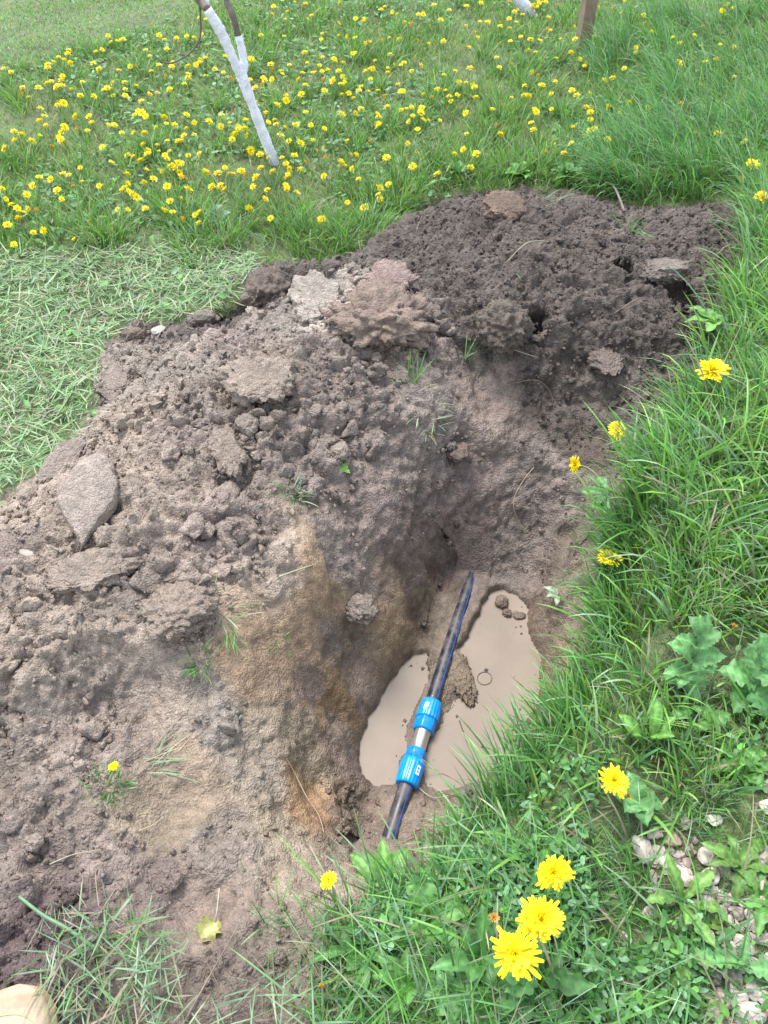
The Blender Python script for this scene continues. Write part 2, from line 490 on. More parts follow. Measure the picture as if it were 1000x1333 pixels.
# crumb / tone / wetness control points: px, py, z, crumb, wet, tone rgb (true local colour)
DARK = (.096,.081,.071); PURP = (.225,.187,.168); TAN = (.27,.225,.19); GREY = (.24,.21,.185); PALE = (.38,.34,.30)
ORNG = (.24,.172,.115); OLIV = (.22,.18,.135); RED = (.19,.145,.12); PUR2 = (.19,.158,.142)
TC = [
 (650,290,.22,1,0,DARK),(760,300,.2,1,0,DARK),(880,310,.17,1,0,DARK),(560,310,.2,1,0,DARK),(600,370,.2,1,0,DARK),(720,380,.2,1,0,DARK),
 (850,420,.17,1,0,DARK),(700,450,.15,1,0,DARK),(800,480,.14,.9,.1,DARK),(760,540,.06,.7,.25,(.085,.068,.058)),(830,560,.06,.7,.25,(.085,.068,.058)),
 (720,600,-.01,.6,.3,PUR2),(620,440,.17,.7,.1,DARK),(560,430,.18,1,0,PUR2),(640,490,.12,.35,.3,(.20,.155,.135)),(560,520,.14,.6,.1,PUR2),
 (450,470,.2,1,0,PUR2),(440,520,.19,1,0,PUR2),(380,400,.2,.9,0,(.22,.195,.175)),(420,400,.22,.6,0,PALE),(500,420,.22,1,0,(.27,.21,.17)),(340,380,.12,1,0,DARK),
 (300,440,.17,1,0,PURP),(230,470,.15,1,0,GREY),(330,500,.2,.9,0,(.2,.165,.135)),(250,540,.18,1,0,PURP),(180,540,.14,1,0,TAN),(150,600,.14,.9,0,TAN),(300,600,.16,1.1,0,(.21,.175,.152)),
 (400,600,.13,1,0,PUR2),(60,640,.1,.8,0,TAN),(100,700,.15,1,0,TAN),(200,650,.15,.9,0,TAN),(0,720,.15,1,0,PURP),(200,750,.13,1,0,(.24,.2,.175)),(100,820,.13,1,0,TAN),
 (0,850,.12,1,0,TAN),(300,700,.12,1,0,(.22,.18,.16)),(350,760,.06,.9,0,TAN),(250,800,.08,1,0,TAN),(200,900,.03,.4,.1,TAN),(100,960,.04,1,0,(.24,.2,.175)),(0,1000,.04,1,0,(.22,.185,.16)),
 (560,600,.09,.6,.2,PUR2),(500,650,.08,.5,.2,(.17,.135,.122)),(620,620,.04,.45,.3,(.16,.125,.115)),(560,680,.02,.4,.3,(.17,.13,.12)),(450,700,.08,.6,.1,PURP),
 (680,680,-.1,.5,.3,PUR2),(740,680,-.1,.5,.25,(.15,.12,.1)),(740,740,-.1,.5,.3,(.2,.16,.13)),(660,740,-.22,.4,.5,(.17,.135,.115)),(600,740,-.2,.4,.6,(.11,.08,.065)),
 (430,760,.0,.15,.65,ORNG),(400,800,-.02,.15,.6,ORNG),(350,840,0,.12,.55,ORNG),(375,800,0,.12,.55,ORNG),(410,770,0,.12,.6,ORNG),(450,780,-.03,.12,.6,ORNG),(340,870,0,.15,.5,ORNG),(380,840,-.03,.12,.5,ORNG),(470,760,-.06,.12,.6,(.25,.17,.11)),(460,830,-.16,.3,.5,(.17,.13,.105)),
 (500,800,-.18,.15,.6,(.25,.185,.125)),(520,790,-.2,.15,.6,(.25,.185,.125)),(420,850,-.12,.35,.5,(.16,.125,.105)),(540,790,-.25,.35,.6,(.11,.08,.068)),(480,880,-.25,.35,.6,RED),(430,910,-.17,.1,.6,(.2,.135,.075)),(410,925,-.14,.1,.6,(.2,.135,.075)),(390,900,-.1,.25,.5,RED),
 (440,960,-.22,.4,.5,RED),(380,960,-.12,.4,.4,OLIV),(400,1030,-.17,.3,.5,(.24,.15,.09)),(385,1000,-.13,.3,.5,(.22,.145,.085)),(440,1040,-.25,.8,.5,(.15,.115,.09)),(470,1080,-.25,.8,.4,(.17,.135,.11)),(340,1000,-.08,.5,.1,(.26,.22,.18)),
 (300,940,-.02,.7,0,GREY),(240,1020,-.02,.3,.4,(.23,.18,.135)),(200,1050,0,.4,.2,OLIV),(350,1070,-.1,.5,.1,(.27,.225,.17)),(280,1100,-.03,.6,.05,(.22,.185,.16)),(400,1120,-.1,.5,.1,(.27,.22,.175)),
 (460,1130,-.1,.5,.1,(.26,.21,.165)),(150,1100,.01,.8,0,(.21,.175,.155)),(60,1180,.02,1,.1,(.12,.09,.09)),(100,1160,.02,1,.1,(.115,.087,.085)),(0,1250,.02,1,.1,(.13,.1,.098)),(0,1100,.03,1,0,(.2,.165,.145)),
 (200,1160,0,.7,.1,(.18,.145,.13)),(270,1180,-.02,.25,.3,(.2,.155,.13)),(320,1250,0,.8,.1,(.16,.13,.11)),(380,1200,-.02,.6,.1,(.2,.165,.135)),(300,1330,0,.8,0,(.17,.14,.12)),
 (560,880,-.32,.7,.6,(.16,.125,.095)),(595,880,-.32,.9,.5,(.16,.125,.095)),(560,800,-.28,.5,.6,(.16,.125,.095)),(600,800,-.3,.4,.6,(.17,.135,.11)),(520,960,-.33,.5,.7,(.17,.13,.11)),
 (700,800,-.3,.5,.6,(.2,.15,.12)),(600,1050,-.25,.6,.4,(.2,.16,.13)),(560,1060,-.28,.6,.4,(.19,.15,.12)),(530,1110,-.2,.7,.2,(.2,.16,.13)),(720,860,-.2,.6,.3,(.2,.15,.11)),
]
TP = np.array([at_z(t[0], t[1], t[2])[:2] for t in TC]).astype(np.float32)
TV = np.array([[t[3], t[4], *t[5]] for t in TC]).astype(np.float32)

def tones(x, y):
    out = np.empty((len(x), 5), np.float32)
    for i in range(0, len(x), 40000):
        xs, ys = x[i:i + 40000].astype(np.float32), y[i:i + 40000].astype(np.float32)
        d2 = (xs[:, None] - TP[None, :, 0]) ** 2 + (ys[:, None] - TP[None, :, 1]) ** 2 + 0.0008
        w = 1.0 / (d2 * d2 * d2 * np.sqrt(d2))
        out[i:i + 40000] = (w @ TV) / w.sum(1, keepdims=True)
    return out

ny, nx = XX.shape
smask = (soil_w > 0.001)
xs, ys, zs = XX[smask].astype(np.float32), YY[smask].astype(np.float32), BZ[smask].astype(np.float32)
wx = xs + 0.05 * vnoise(xs * 7, ys * 7, zs * 7, 31) + .018 * fbm(xs * 25, ys * 25, zs * 25, 3, 33)
wy = ys + 0.05 * vnoise(xs * 7, ys * 7, zs * 7, 32) + .018 * fbm(xs * 25, ys * 25, zs * 25, 3, 34)
tn = tones(wx, wy)
crumb, wetv = tn[:, 0], tn[:, 1]
qx = xs + 0.012 * vnoise(xs * 22, ys * 22, zs * 22, 41) + 0.004 * vnoise(xs * 90, ys * 90, zs * 90, 44)
qy = ys + 0.012 * vnoise(xs * 22, ys * 22, zs * 22, 42) + 0.004 * vnoise(xs * 90, ys * 90, zs * 90, 45)
qz = zs + 0.012 * vnoise(xs * 22, ys * 22, zs * 22, 43)
disp = np.zeros(xs.shape, np.float32)
tint = np.zeros(xs.shape, np.float32)
for cell, amp, seed in ((0.090, 0.038, 1), (0.045, 0.024, 2), (0.022, 0.0145, 3), (0.0115, 0.0085, 4)):
    f, rid, ox, oy = worley(qx / cell, qy / cell, qz / cell, seed, True)
    dome = np.sqrt(np.clip(1.02 - f * f * 2.2, 0, 1)) * (0.45 + 0.75 * rid)
    ta = rid * 37.0
    dome = np.minimum(dome, 0.30 + 0.45 * rid + 1.0 * (ox * np.cos(ta) + oy * np.sin(ta)))
    dome = np.maximum(dome, -0.1)
    sel = vnoise(xs / cell / 5, ys / cell / 5, zs / cell / 5, seed + 60) * 0.5 + 0.75
    k = np.clip(crumb, 0, 1.3) ** (1.5 if cell > 0.03 else 1.0) if cell > 0.015 else np.clip(crumb, 0.25, 1.3)
    disp += amp * dome * sel * k
    tint += (rid - 0.5) * (0.16 if cell < 0.05 else 0.08)
disp += 0.022 * fbm(xs * 9, ys * 9, zs * 9, 4, 51) * (0.4 + crumb)
disp += 0.0022 * fbm(xs * 150, ys * 150, zs * 150, 2, 55)
disp -= 0.034 * crumb
disp += 0.006 * fbm(xs * 38, ys * 38, zs * 38, 3, 57)
smo = np.clip(1 - crumb * 1.6, 0, 1)
disp += smo * (0.006 * fbm((xs + ys * .6) * 70, (ys - xs * .6 + zs) * 9, zs * 9, 3, 52) + 0.004 * np.abs(fbm(xs * 30, ys * 30, zs * 45, 3, 53)))
# keep the waterline clean and the grass edge calm
wd = np.full(xs.shape, 1.0, np.float32)
_l = (xs > -0.4) & (xs < 0.7) & (ys > 0.4) & (ys < 1.7)
wdl = np.minimum(signed_dist(xs[_l], ys[_l], WATER_L), signed_dist(xs[_l], ys[_l], WATER_R))
wd[_l] = wdl
k = 0.12 + 0.88 * smooth01(wd / 0.05)
pd, pt = seg_dist(xs, ys, PIPE_A, PIPE_B)
k = np.where((pd < 0.05), np.minimum(k, 0.3), k)
disp = disp * k * soil_w[smask]
disp = np.where((wd < 0.004) , np.minimum(disp, 0.0), disp)
gy_, gx_ = np.gradient(BZ, GY, GX)
nrm = np.stack([-gx_, -gy_, np.ones_like(gx_)], -1)
nrm /= np.linalg.norm(nrm, axis=-1, keepdims=True)
nm = nrm[smask]
P = np.stack([XX, YY, BZ], -1).astype(np.float32)
P[smask] += (nm * disp[:, None]).astype(np.float32)
FZ = P[..., 2].copy()

tone = np.empty((ny, nx, 3), np.float32)
gn = fbm(XX * 3, YY * 3, XX * 0, 3, 77)
tone[:] = np.array((.10, .13, .05))
tone *= (1 + .3 * gn + .35 * fbm(XX * 22, YY * 22, XX * 0, 3, 78))[..., None]
wetg = np.zeros((ny, nx), np.float32)
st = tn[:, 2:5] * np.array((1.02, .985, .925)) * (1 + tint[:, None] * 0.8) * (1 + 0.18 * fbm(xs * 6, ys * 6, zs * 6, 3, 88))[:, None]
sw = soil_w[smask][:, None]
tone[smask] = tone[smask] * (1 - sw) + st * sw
wetg[smask] = wetv * soil_w[smask]
near_w = np.zeros_like(wetg)
nw = smooth01(1 - np.abs(wd + .01 * fbm(xs * 30, ys * 30, zs, 2, 61)) / 0.05) * (wd < 0.5)
wetg[smask] = np.maximum(wetg[smask], nw * 0.9)
tone[smask] *= (1 - 0.3 * nw)[:, None]
tone = np.clip(tone, 0.01, 0.8)

# split the sheet into the setting's three pieces: meadow ground, heaped soil, dug trench
idx = np.arange(ny * nx).reshape(ny, nx)
quads = np.stack([idx[:-1, :-1], idx[:-1, 1:], idx[1:, 1:], idx[1:, :-1]], -1).reshape(-1, 4)
qsoil = (soil_w[:-1, :-1] > 0.3).ravel()
TRENCH_POLY = [at_z(*p) for p in [(500,720,.0),(600,700,-.05),(680,640,0),(740,610,0),(800,640,.05),(785,740,.06),(775,830,.04),(752,900,.03),(722,960,.01),(675,1040,-.02),
               (606,1105,-.06),(530,1150,-.06),(450,1130,-.1),(370,1060,-.1),(340,960,-.06),(320,870,.0),(400,750,.03)]]
qtrench = qsoil & in_poly(XX[:-1, :-1], YY[:-1, :-1], TRENCH_POLY).ravel()
Pf, Tf, Wf = P.reshape(-1, 3), tone.reshape(-1, 3), wetg.ravel()
def piece(name, sel, label=None):
    q = quads[sel]
    u, inv = np.unique(q, return_inverse=True)
    me = make_mesh(name, Pf[u], inv.reshape(-1, 4), 4, True, {'tone': ('FLOAT_COLOR', Tf[u]), 'wet': ('FLOAT', Wf[u])})
    o = link(name, me, M_SOIL)
    tag(o, kind='structure')
    if label: o['label'] = label
    return o
piece('ground', ~qsoil, 'meadow ground under the grass')
piece('soil_heap', qsoil & ~qtrench, 'crumbly brown heap of dug soil')
piece('trench', qtrench, 'muddy walls and floor of the dug hole')

def gz(x, y, grid=None):
    """height of the ground at world x, y"""
    g = FZ if grid is None else grid
    x, y = np.asarray(x, float), np.asarray(y, float)
    i = np.clip(np.searchsorted(GX, x) - 1, 0, nx - 2)
    j = np.clip(np.searchsorted(GY, y) - 1, 0, ny - 2)
    fx = np.clip((x - GX[i]) / (GX[i + 1] - GX[i]), 0, 1)
    fy = np.clip((y - GY[j]) / (GY[j + 1] - GY[j]), 0, 1)
    return (g[j, i] * (1 - fx) * (1 - fy) + g[j, i + 1] * fx * (1 - fy) + g[j + 1, i] * (1 - fx) * fy + g[j + 1, i + 1] * fx * fy)

def ground_at(px, py, lift=0.0):
    """first point of the ground (raised by lift) seen through the photograph's pixel"""
    d = ray(px, py)
    t = np.arange(0.9, 14, 0.004)
    x, y, z = d[0] * t, d[1] * t, CAM_H + d[2] * t
    h = z - gz(x, y, BZ) - lift
    k = np.argmax(h < 0)
    return np.array([x[k], y[k], z[k] - lift])

# ------------------------------------------------------------------ muddy water
def water_material():
    m, nt, b, out = new_mat('muddy_water')
    geo = N(nt, 'ShaderNodeNewGeometry')
    r = N(nt, 'ShaderNodeRGB'); r.outputs[0].default_value = (.235, .19, .148, 1)
    c = noise_mul(nt, r.outputs[0], 5, 0.84, 1.12, geo.outputs['Position'], 6)
    nt.links.new(c, b.inputs['Base Color'])
    b.inputs['Roughness'].default_value = 0.06
    b.inputs['IOR'].default_value = 1.33
    n1 = N(nt, 'ShaderNodeTexNoise', Scale=9, Detail=2)
    nt.links.new(geo.outputs['Position'], n1.inputs['Vector'])
    bp = N(nt, 'ShaderNodeBump', Distance=0.003, Strength=0.5)
    nt.links.new(n1.outputs['Fac'], bp.inputs['Height'])
    nt.links.new(bp.outputs[0], b.inputs['Normal'])
    return m
M_WATER = water_material()
wv = np.array([(-0.25, 0.5, WZ), (0.62, 0.5, WZ), (0.62, 1.6, WZ), (-0.25, 1.6, WZ)])
def puddle(name, poly, label):
    c = np.mean([p[:2] for p in poly], 0)
    pts = [(c[0] + (p[0] - c[0]) * 1.0, c[1] + (p[1] - c[1]) * 1.0) for p in poly]
    # push the rim outwards under the mud so the shoreline is cut by the ground itself
    n = len(pts); big = []
    area = sum(pts[i][0] * pts[(i + 1) % n][1] - pts[(i + 1) % n][0] * pts[i][1] for i in range(n))
    s = 1 if area > 0 else -1
    for i in range(n):
        a, b_ = pts[i - 1], pts[(i + 1) % n]
        dx, dy = b_[0] - a[0], b_[1] - a[1]
        l = math.hypot(dx, dy)
        big.append((pts[i][0] + s * dy / l * 0.012, pts[i][1] - s * dx / l * 0.012, WZ))
    me = bpy.data.meshes.new(name)
    order = list(range(n)) if s > 0 else list(range(n))[::-1]
    me.from_pydata(big, [], [order])
    o = link(name, me, M_WATER)
    tag(o, kind='structure'); o['label'] = label
puddle('puddle', WATER_L, 'narrow pool of muddy water left of the pipe')
puddle('puddle', WATER_R, 'wide pool of muddy water right of the pipe')
# ------------------------------------------------------------------ generic shapes
def frame_from(z):
    z = Vector(z).normalized()
    return z.to_track_quat('Z', 'Y')

def tube_arrays(pts, radii, seg=8, cap=True):
    pts = [Vector(p) for p in pts]
    n = len(pts)
    V, F = [], []
    up = Vector((0.3, 0.2, 1)).normalized()
    prev = None
    for i, p in enumerate(pts):
        t = (pts[min(i + 1, n - 1)] - pts[max(i - 1, 0)]).normalized()
        if prev is None:
            a = t.cross(up)
            if a.length < 1e-3: a = t.cross(Vector((1, 0, 0)))
        else:
            a = prev - t * prev.dot(t)
        a.normalize(); prev = a
        b = t.cross(a)
        for k in range(seg):
            an = 2 * math.pi * k / seg
            V.append(p + (a * math.cos(an) + b * math.sin(an)) * radii[i])
    for i in range(n - 1):
        for k in range(seg):
            F.append([i * seg + k, i * seg + (k + 1) % seg, (i + 1) * seg + (k + 1) % seg, (i + 1) * seg + k])
    if cap:
        F.append([k for k in range(seg)][::-1])
        F.append([(n - 1) * seg + k for k in range(seg)])
    return V, F

def pymesh(name, V, F, smooth=True, tone=None):
    me = bpy.data.meshes.new(name)
    me.from_pydata([tuple(v) for v in V], [], [tuple(f) for f in F])
    me.polygons.foreach_set('use_smooth', [smooth] * len(me.polygons))
    if tone is not None:
        at = me.attributes.new('tone', 'FLOAT_COLOR', 'POINT')
        tone = np.asarray(tone, np.float32)
        if tone.ndim == 1: tone = np.tile(tone, (len(me.vertices), 1))
        at.data.foreach_set('color', np.concatenate([tone, np.ones((len(tone), 1), np.float32)], 1).ravel())
    me.update()
    return me

def lathe(prof, seg=32, sides=None):
    """prof: list of (z, r); sides: flatten to a polygon where a row's third value is set"""
    V, F = [], []
    for row in prof:
        z, r = row[:2]
        ns = row[2] if len(row) > 2 else 0
        for k in range(seg):
            a = 2 * math.pi * k / seg
            rr = r
            if ns:
                st_ = 2 * math.pi / ns
                rr = r * math.cos(st_ / 2) / math.cos(((a + 0.2) % st_) - st_ / 2)
            V.append((rr * math.cos(a), rr * math.sin(a), z))
    n = len(prof)
    for i in range(n - 1):
        for k in range(seg):
            F.append([i * seg + k, i * seg + (k + 1) % seg, (i + 1) * seg + (k + 1) % seg, (i + 1) * seg + k])
    F.append(list(range(seg))[::-1]); F.append([(n - 1) * seg + k for k in range(seg)])
    return V, F

def icosphere(sub):
    t = (1 + 5 ** 0.5) / 2
    v = [(-1, t, 0), (1, t, 0), (-1, -t, 0), (1, -t, 0), (0, -1, t), (0, 1, t), (0, -1, -t), (0, 1, -t), (t, 0, -1), (t, 0, 1), (-t, 0, -1), (-t, 0, 1)]
    v = [np.array(a, float) / np.linalg.norm(a) for a in v]
    f = [(0, 11, 5), (0, 5, 1), (0, 1, 7), (0, 7, 10), (0, 10, 11), (1, 5, 9), (5, 11, 4), (11, 10, 2), (10, 7, 6), (7, 1, 8), (3, 9, 4), (3, 4, 2), (3, 2, 6), (3, 6, 8), (3, 8, 9), (4, 9, 5), (2, 4, 11), (6, 2, 10), (8, 6, 7), (9, 8, 1)]
    for _ in range(sub):
        cache, nf = {}, []
        def mid(a, b):
            k_ = (min(a, b), max(a, b))
            if k_ not in cache:
                m = v[a] + v[b]
                v.append(m / np.linalg.norm(m)); cache[k_] = len(v) - 1
            return cache[k_]
        for a, b, c in f:
            x, y, z = mid(a, b), mid(b, c), mid(c, a)
            nf += [(a, x, z), (b, y, x), (c, z, y), (x, y, z)]
        f = nf
    return np.array(v), np.array(f)

ICO = [icosphere(i) for i in range(5)]

def lump(name, sx, sy, sz, sub=3, rough=0.3, freq=2.2, seed=0, cut=None, tone=(.2, .16, .13), tv=0.1, facets=0, wetness=0.0, fine=0.0, point=0.0):
    """an irregular lump; facets = number of random flat cuts; cut = list of (normal, offset) planes"""
    r_ = np.random.default_rng(seed)
    v, f = ICO[sub]
    v = v.copy()
    o = r_.uniform(0, 50, 3)
    n1 = fbm(v[:, 0] * freq + o[0], v[:, 1] * freq + o[1], v[:, 2] * freq + o[2], 4, seed)
    v *= (1 + rough * n1)[:, None]
    for _ in range(facets):
        d = r_.normal(size=3); d /= np.linalg.norm(d)
        off = r_.uniform(0.5, 0.8)
        ex = np.maximum(v @ d - off, 0)
        v -= ex[:, None] * d * 0.93
    if cut:
        for d, off in cut:
            d = np.array(d, float); d /= np.linalg.norm(d)
            ex = np.maximum(v @ d - off, 0)
            v -= ex[:, None] * d * 0.95
    if fine:
        f1, rid = worley(v[:, 0] * 4 + 9, v[:, 1] * 4 + 9, v[:, 2] * 4 + 9, seed + 3)
        v *= (1 + fine * (0.6 - f1))[:, None]
        f1, rid = worley(v[:, 0] * 9 + 9, v[:, 1] * 9 + 9, v[:, 2] * 9 + 9, seed + 4)
        v *= (1 + fine * 0.5 * (0.6 - f1))[:, None]
    nz = fbm(v[:, 0] * 5 + 3, v[:, 1] * 5, v[:, 2] * 5, 3, seed + 7)
    if point: v[:, 0] *= np.clip(1 + point * np.minimum(v[:, 1] + .1, 0) * 1.2, .08, 1)
    v = v * np.array([sx, sy, sz])
    t = np.array(tone)[None] * (1 + tv * nz)[:, None]
    return make_mesh(name, v, f, 3, True, {'tone': ('FLOAT_COLOR', t), 'wet': ('FLOAT', np.full(len(v), wetness))})

# ------------------------------------------------------------------ leaf outlines
def leaf_arrays(L, W, shape='oval', lobes=0, depth=0.3, n=14, fold=0.25, droop=0.5, seed=0, rise=0.3, wav=0.06):
    """a leaf in its own frame: grows along +y from the origin, z up; returns V, F, shade"""
    r_ = random.Random(seed)
    V, F, S = [], [], []
    ang, y, z = rise * 1.4, 0.0, 0.0
    ds = L / (n - 1)
    ph = r_.uniform(0, 6)
    for i in range(n):
        t = i / (n - 1)
        if shape == 'oval': w = math.sin(math.pi * min(1, t ** 0.75 * 0.98 + 0.01)) ** 0.75
        elif shape == 'spat': w = max(0.10, math.sin(math.pi * min(1, max(0, t * 0.95 + 0.02)) ** 1.6)) 
        else: w = (1 - t) ** 0.6 * min(1, t * 6 + 0.3)
        if lobes:
            s_ = (t * lobes) % 1.0
            w *= 1 - depth * abs(s_ * 2 - 1) ** 1.5
        w = max(w, 0.02) * W / 2
        wv_ = wav * W * math.sin(t * 14 + ph)
        cx = 0.04 * L * math.sin(t * 3 + ph)
        for j, s in ((0, -1), (1, -0.5), (2, 0), (3, 0.5), (4, 1)):
            tooth = 1 + (0.0 if not lobes else r_.uniform(-0.06, 0.06))
            back = -abs(s) * W * 0.10 * (1 if lobes else 0.3)
            V.append((cx + s * w * tooth, y + back, z + abs(s) * w * fold + (wv_ * abs(s) * (1 if s > 0 else -1))))
            S.append(1.45 if j == 2 else (0.92 if i % 3 else 1.12) * (0.95 + .1 * r_.random()))
        y += math.cos(ang) * ds; z += math.sin(ang) * ds
        ang -= droop * 2.0 / n
    for i in range(n - 1):
        for j in range(4):
            a = i * 5 + j
            F.append((a, a + 1, a + 6, a + 5))
    return V, F, S

def leaf_mesh(name, tone, **kw):
    V, F, S = leaf_arrays(**kw)
    t = np.array(S)[:, None] * np.array(tone)[None]
    return pymesh(name, V, F, True, t)

# ------------------------------------------------------------------ grass in bulk
def blades(x, y, z, az, lean, L, Wd, curve, tone, seg=3, tipc=1.0, twist=None):
    """arrays of N; az = direction of lean, lean = angle from vertical at the base, curve = added angle to the tip"""
    n_ = len(x)
    rows = seg
    if twist is None: twist = RNG.uniform(0, math.pi, n_)
    wxv, wyv = np.cos(twist), np.sin(twist)
    V = np.empty((n_, rows * 2 + 1, 3), np.float32)
    px, py, pz = x.copy(), y.copy(), z.copy()
    ds = L / seg
    for i in range(rows):
        t = i / seg
        w = Wd * (1.0 - 0.55 * t ** 1.5) * (0.7 if i == 0 else 1) / 2
        V[:, 2 * i] = np.stack([px - wxv * w, py - wyv * w, pz], -1)
        V[:, 2 * i + 1] = np.stack([px + wxv * w, py + wyv * w, pz + 0.15 * w], -1)
        a = lean + curve * (t + 0.5 / seg) ** 1.3
        px = px + np.sin(a) * np.cos(az) * ds
        py = py + np.sin(a) * np.sin(az) * ds
        pz = pz + np.cos(a) * ds
    V[:, -1] = np.stack([px, py, pz], -1)
    tri = []
    for i in range(rows - 1):
        a = 2 * i
        tri += [(a, a + 1, a + 3), (a, a + 3, a + 2)]
    a = 2 * (rows - 1)
    tri.append((a, a + 1, a + 2))
    tri = np.array(tri)
    nv = rows * 2 + 1
    F = (tri[None] + (np.arange(n_) * nv)[:, None, None]).reshape(-1, 3)
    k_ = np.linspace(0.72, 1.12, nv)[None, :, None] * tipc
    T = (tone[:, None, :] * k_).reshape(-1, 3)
    return V.reshape(-1, 3), F, T

def join(parts):
    Vs, Fs, Ts, o = [], [], [], 0
    for V, F, T in parts:
        Vs.append(V); Fs.append(F + o); Ts.append(T); o += len(V)
    return np.concatenate(Vs), np.concatenate(Fs), np.concatenate(Ts)

def stuff(name, parts, mat, label, cat, smooth=True):
    V, F, T = join(parts)
    me = make_mesh(name, V, F, 3, smooth, {'tone': ('FLOAT_COLOR', T)})
    o = link(name, me, mat)
    return tag(o, label, cat, kind='stuff')

GREENS = np.array((1.5, 1.95, 2.1)) * np.array([(.075, .15, .022), (.055, .125, .022), (.095, .175, .03), (.05, .105, .028), (.12, .19, .045), (.07, .14, .045)])
PALES = np.array((1.25, 1.62, 1.45)) * np.array([(.17, .22, .12), (.2, .23, .15), (.13, .19, .09), (.24, .24, .16), (.15, .2, .13)])
DRY = np.array([(.32, .27, .17), (.26, .22, .14), (.36, .32, .22)])

def pick(n_, *sets):
    """sets: (palette, weight)"""
    w = np.array([s[1] for s in sets], float); w /= w.sum()
    which = RNG.choice(len(sets), n_, p=w)
    out = np.empty((n_, 3))
    for i, (p, _) in enumerate(sets):
        m = which == i
        out[m] = p[RNG.integers(0, len(p), m.sum())]
    return out * RNG.uniform(0.78, 1.25, (n_, 1)) * RNG.uniform(0.93, 1.07, (n_, 3))

CLEAR = [(888, 880, .075, .9), (965, 880, .09, .9), (826, 1045, .06, .9), (925, 935, .05, .8), (700, 1265, .06, .7), (785, 800, .05, .6), (925, 440, .06, .7), (620, 1250, .05, .7), (560, 1195, .05, .7), (500, 1145, .05, .7),
         (885, 1170, .05, .6), (820, 1240, .07, .5), (960, 640, .07, .3), (850, 720, .06, .3), (960, 560, .05, .3), (760, 1090, .06, .4)]
CLEARW = [(ground_at(a, b_)[:2], r_, q) for a, b_, r_, q in CLEAR]
def thin(x, y):
    m = np.ones(len(x), bool)
    for c_, r_, q in CLEARW:
        m &= ~((np.hypot(x - c_[0], y - c_[1]) < r_ * (1 + .4 * fbm(x * 20, y * 20, x * 0, 2, 5))) & (RNG.uniform(0, 1, len(x)) < q))
    g = in_poly(x, y, GRAV)
    return m & (~g | (RNG.uniform(0, 1, len(x)) < .13))

def soil_sdist(x, y):
    d = signed_dist(x, y, SOIL_POLY)
    return d + 0.03 * fbm(x * 9, y * 9, x * 0 + 2, 3, 21)

def wpoly(pts):
    return [ground_at(*p)[:2] for p in pts]

GRAV = wpoly([(822, 1095), (860, 1075), (930, 1060), (1000, 1000), (1100, 1000), (1150, 1480), (900, 1420), (905, 1290), (940, 1240), (880, 1215), (850, 1150)])
def scatter(n_, poly, keep=None):
    P_ = np.array([p[:2] for p in poly])
    lo, hi = P_.min(0), P_.max(0)
    x = RNG.uniform(lo[0], hi[0], n_); y = RNG.uniform(lo[1], hi[1], n_)
    m = in_poly(x, y, poly)
    x, y = x[m], y[m]
    if keep is not None:
        m = keep(x, y); x, y = x[m], y[m]
    return x, y

def sample_disc(n_, cx, cy, r):
    a = RNG.uniform(0, 2 * math.pi, n_); q = np.sqrt(RNG.uniform(0, 1, n_)) * r
    return cx + q * np.cos(a), cy + q * np.sin(a)

# ---- meadow behind the heap
FARW = [(-1.9, 1.2), (1.75, 1.35), (4.6, 7.0), (-5.0, 7.0)]
def meadow_keep(x, y):
    r_ = np.ones(len(x), bool)
    loc = (np.abs(x) < 2.5) & (y < 3.8)
    r_[loc] = soil_sdist(x[loc], y[loc]) > 0.0
    return r_
x, y = scatter(210000, FARW, meadow_keep)
dens = 0.75 + 0.6 * fbm(x * 1.6, y * 1.6, x * 0, 3, 91)
# thin the matted patches a little
m = RNG.uniform(0, 1, len(x)) < np.clip(dens, 0.35, 1)
x, y = x[m], y[m]
crest = ((y - CREST_A[1]) * (CREST_B[0] - CREST_A[0]) - (x - CREST_A[0]) * (CREST_B[1] - CREST_A[1])) / math.hypot(CREST_B[0] - CREST_A[0], CREST_B[1] - CREST_A[1])
LEFT = wpoly([(-250, 350), (150, 330), (330, 330), (330, 410), (180, 440), (60, 660), (-300, 720)])
inleft = in_poly(x, y, LEFT)
right = smooth01((x - 0.35 * y + 0.15) / 0.5)
clump = fbm(x * 2.2, y * 2.2, x * 0 + 5, 3, 92)
n_ = len(x)
L = RNG.uniform(0.035, 0.075, n_) * (1 + 0.55 * np.clip(clump, -0.6, 1)) * (1 + 0.6 * right)
L = np.where(crest > 0, L * 0.45, L)
L = np.where(inleft, L * 0.62, L)
dist = np.hypot(x, y)
Wd = RNG.uniform(0.0028, 0.0056, n_) * (0.7 + 0.17 * dist)
tone_a = pick(n_, (GREENS * 1.15, 8), (PALES, 2.6), (DRY, 1.0)) * np.array((1.22, 1.03, .8))
tone_b = pick(n_, (GREENS, 3), (PALES * np.array((1.15, 1.1, .95)), 8), (DRY, 1.6))
dryp = (fbm(x * 1.3, y * 1.3, x * 0 + 9, 3, 93) > 0.22) & (x < 1.2)
usepale = inleft | (dryp & (RNG.uniform(0, 1, n_) < 0.5)) | (crest > 0) & (RNG.uniform(0, 1, n_) < 0.4)
tn_ = np.where(usepale[:, None], tone_b, tone_a)
lean = RNG.uniform(0.1, 0.75, n_); lean = np.where(inleft, RNG.uniform(0.4, 1.4, n_), lean)
z = gz(x, y)
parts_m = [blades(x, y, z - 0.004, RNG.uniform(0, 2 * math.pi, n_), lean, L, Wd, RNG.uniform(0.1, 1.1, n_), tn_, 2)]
stuff('meadow_grass', parts_m, M_GRASS, 'short green meadow grass behind the soil heap', 'grass')

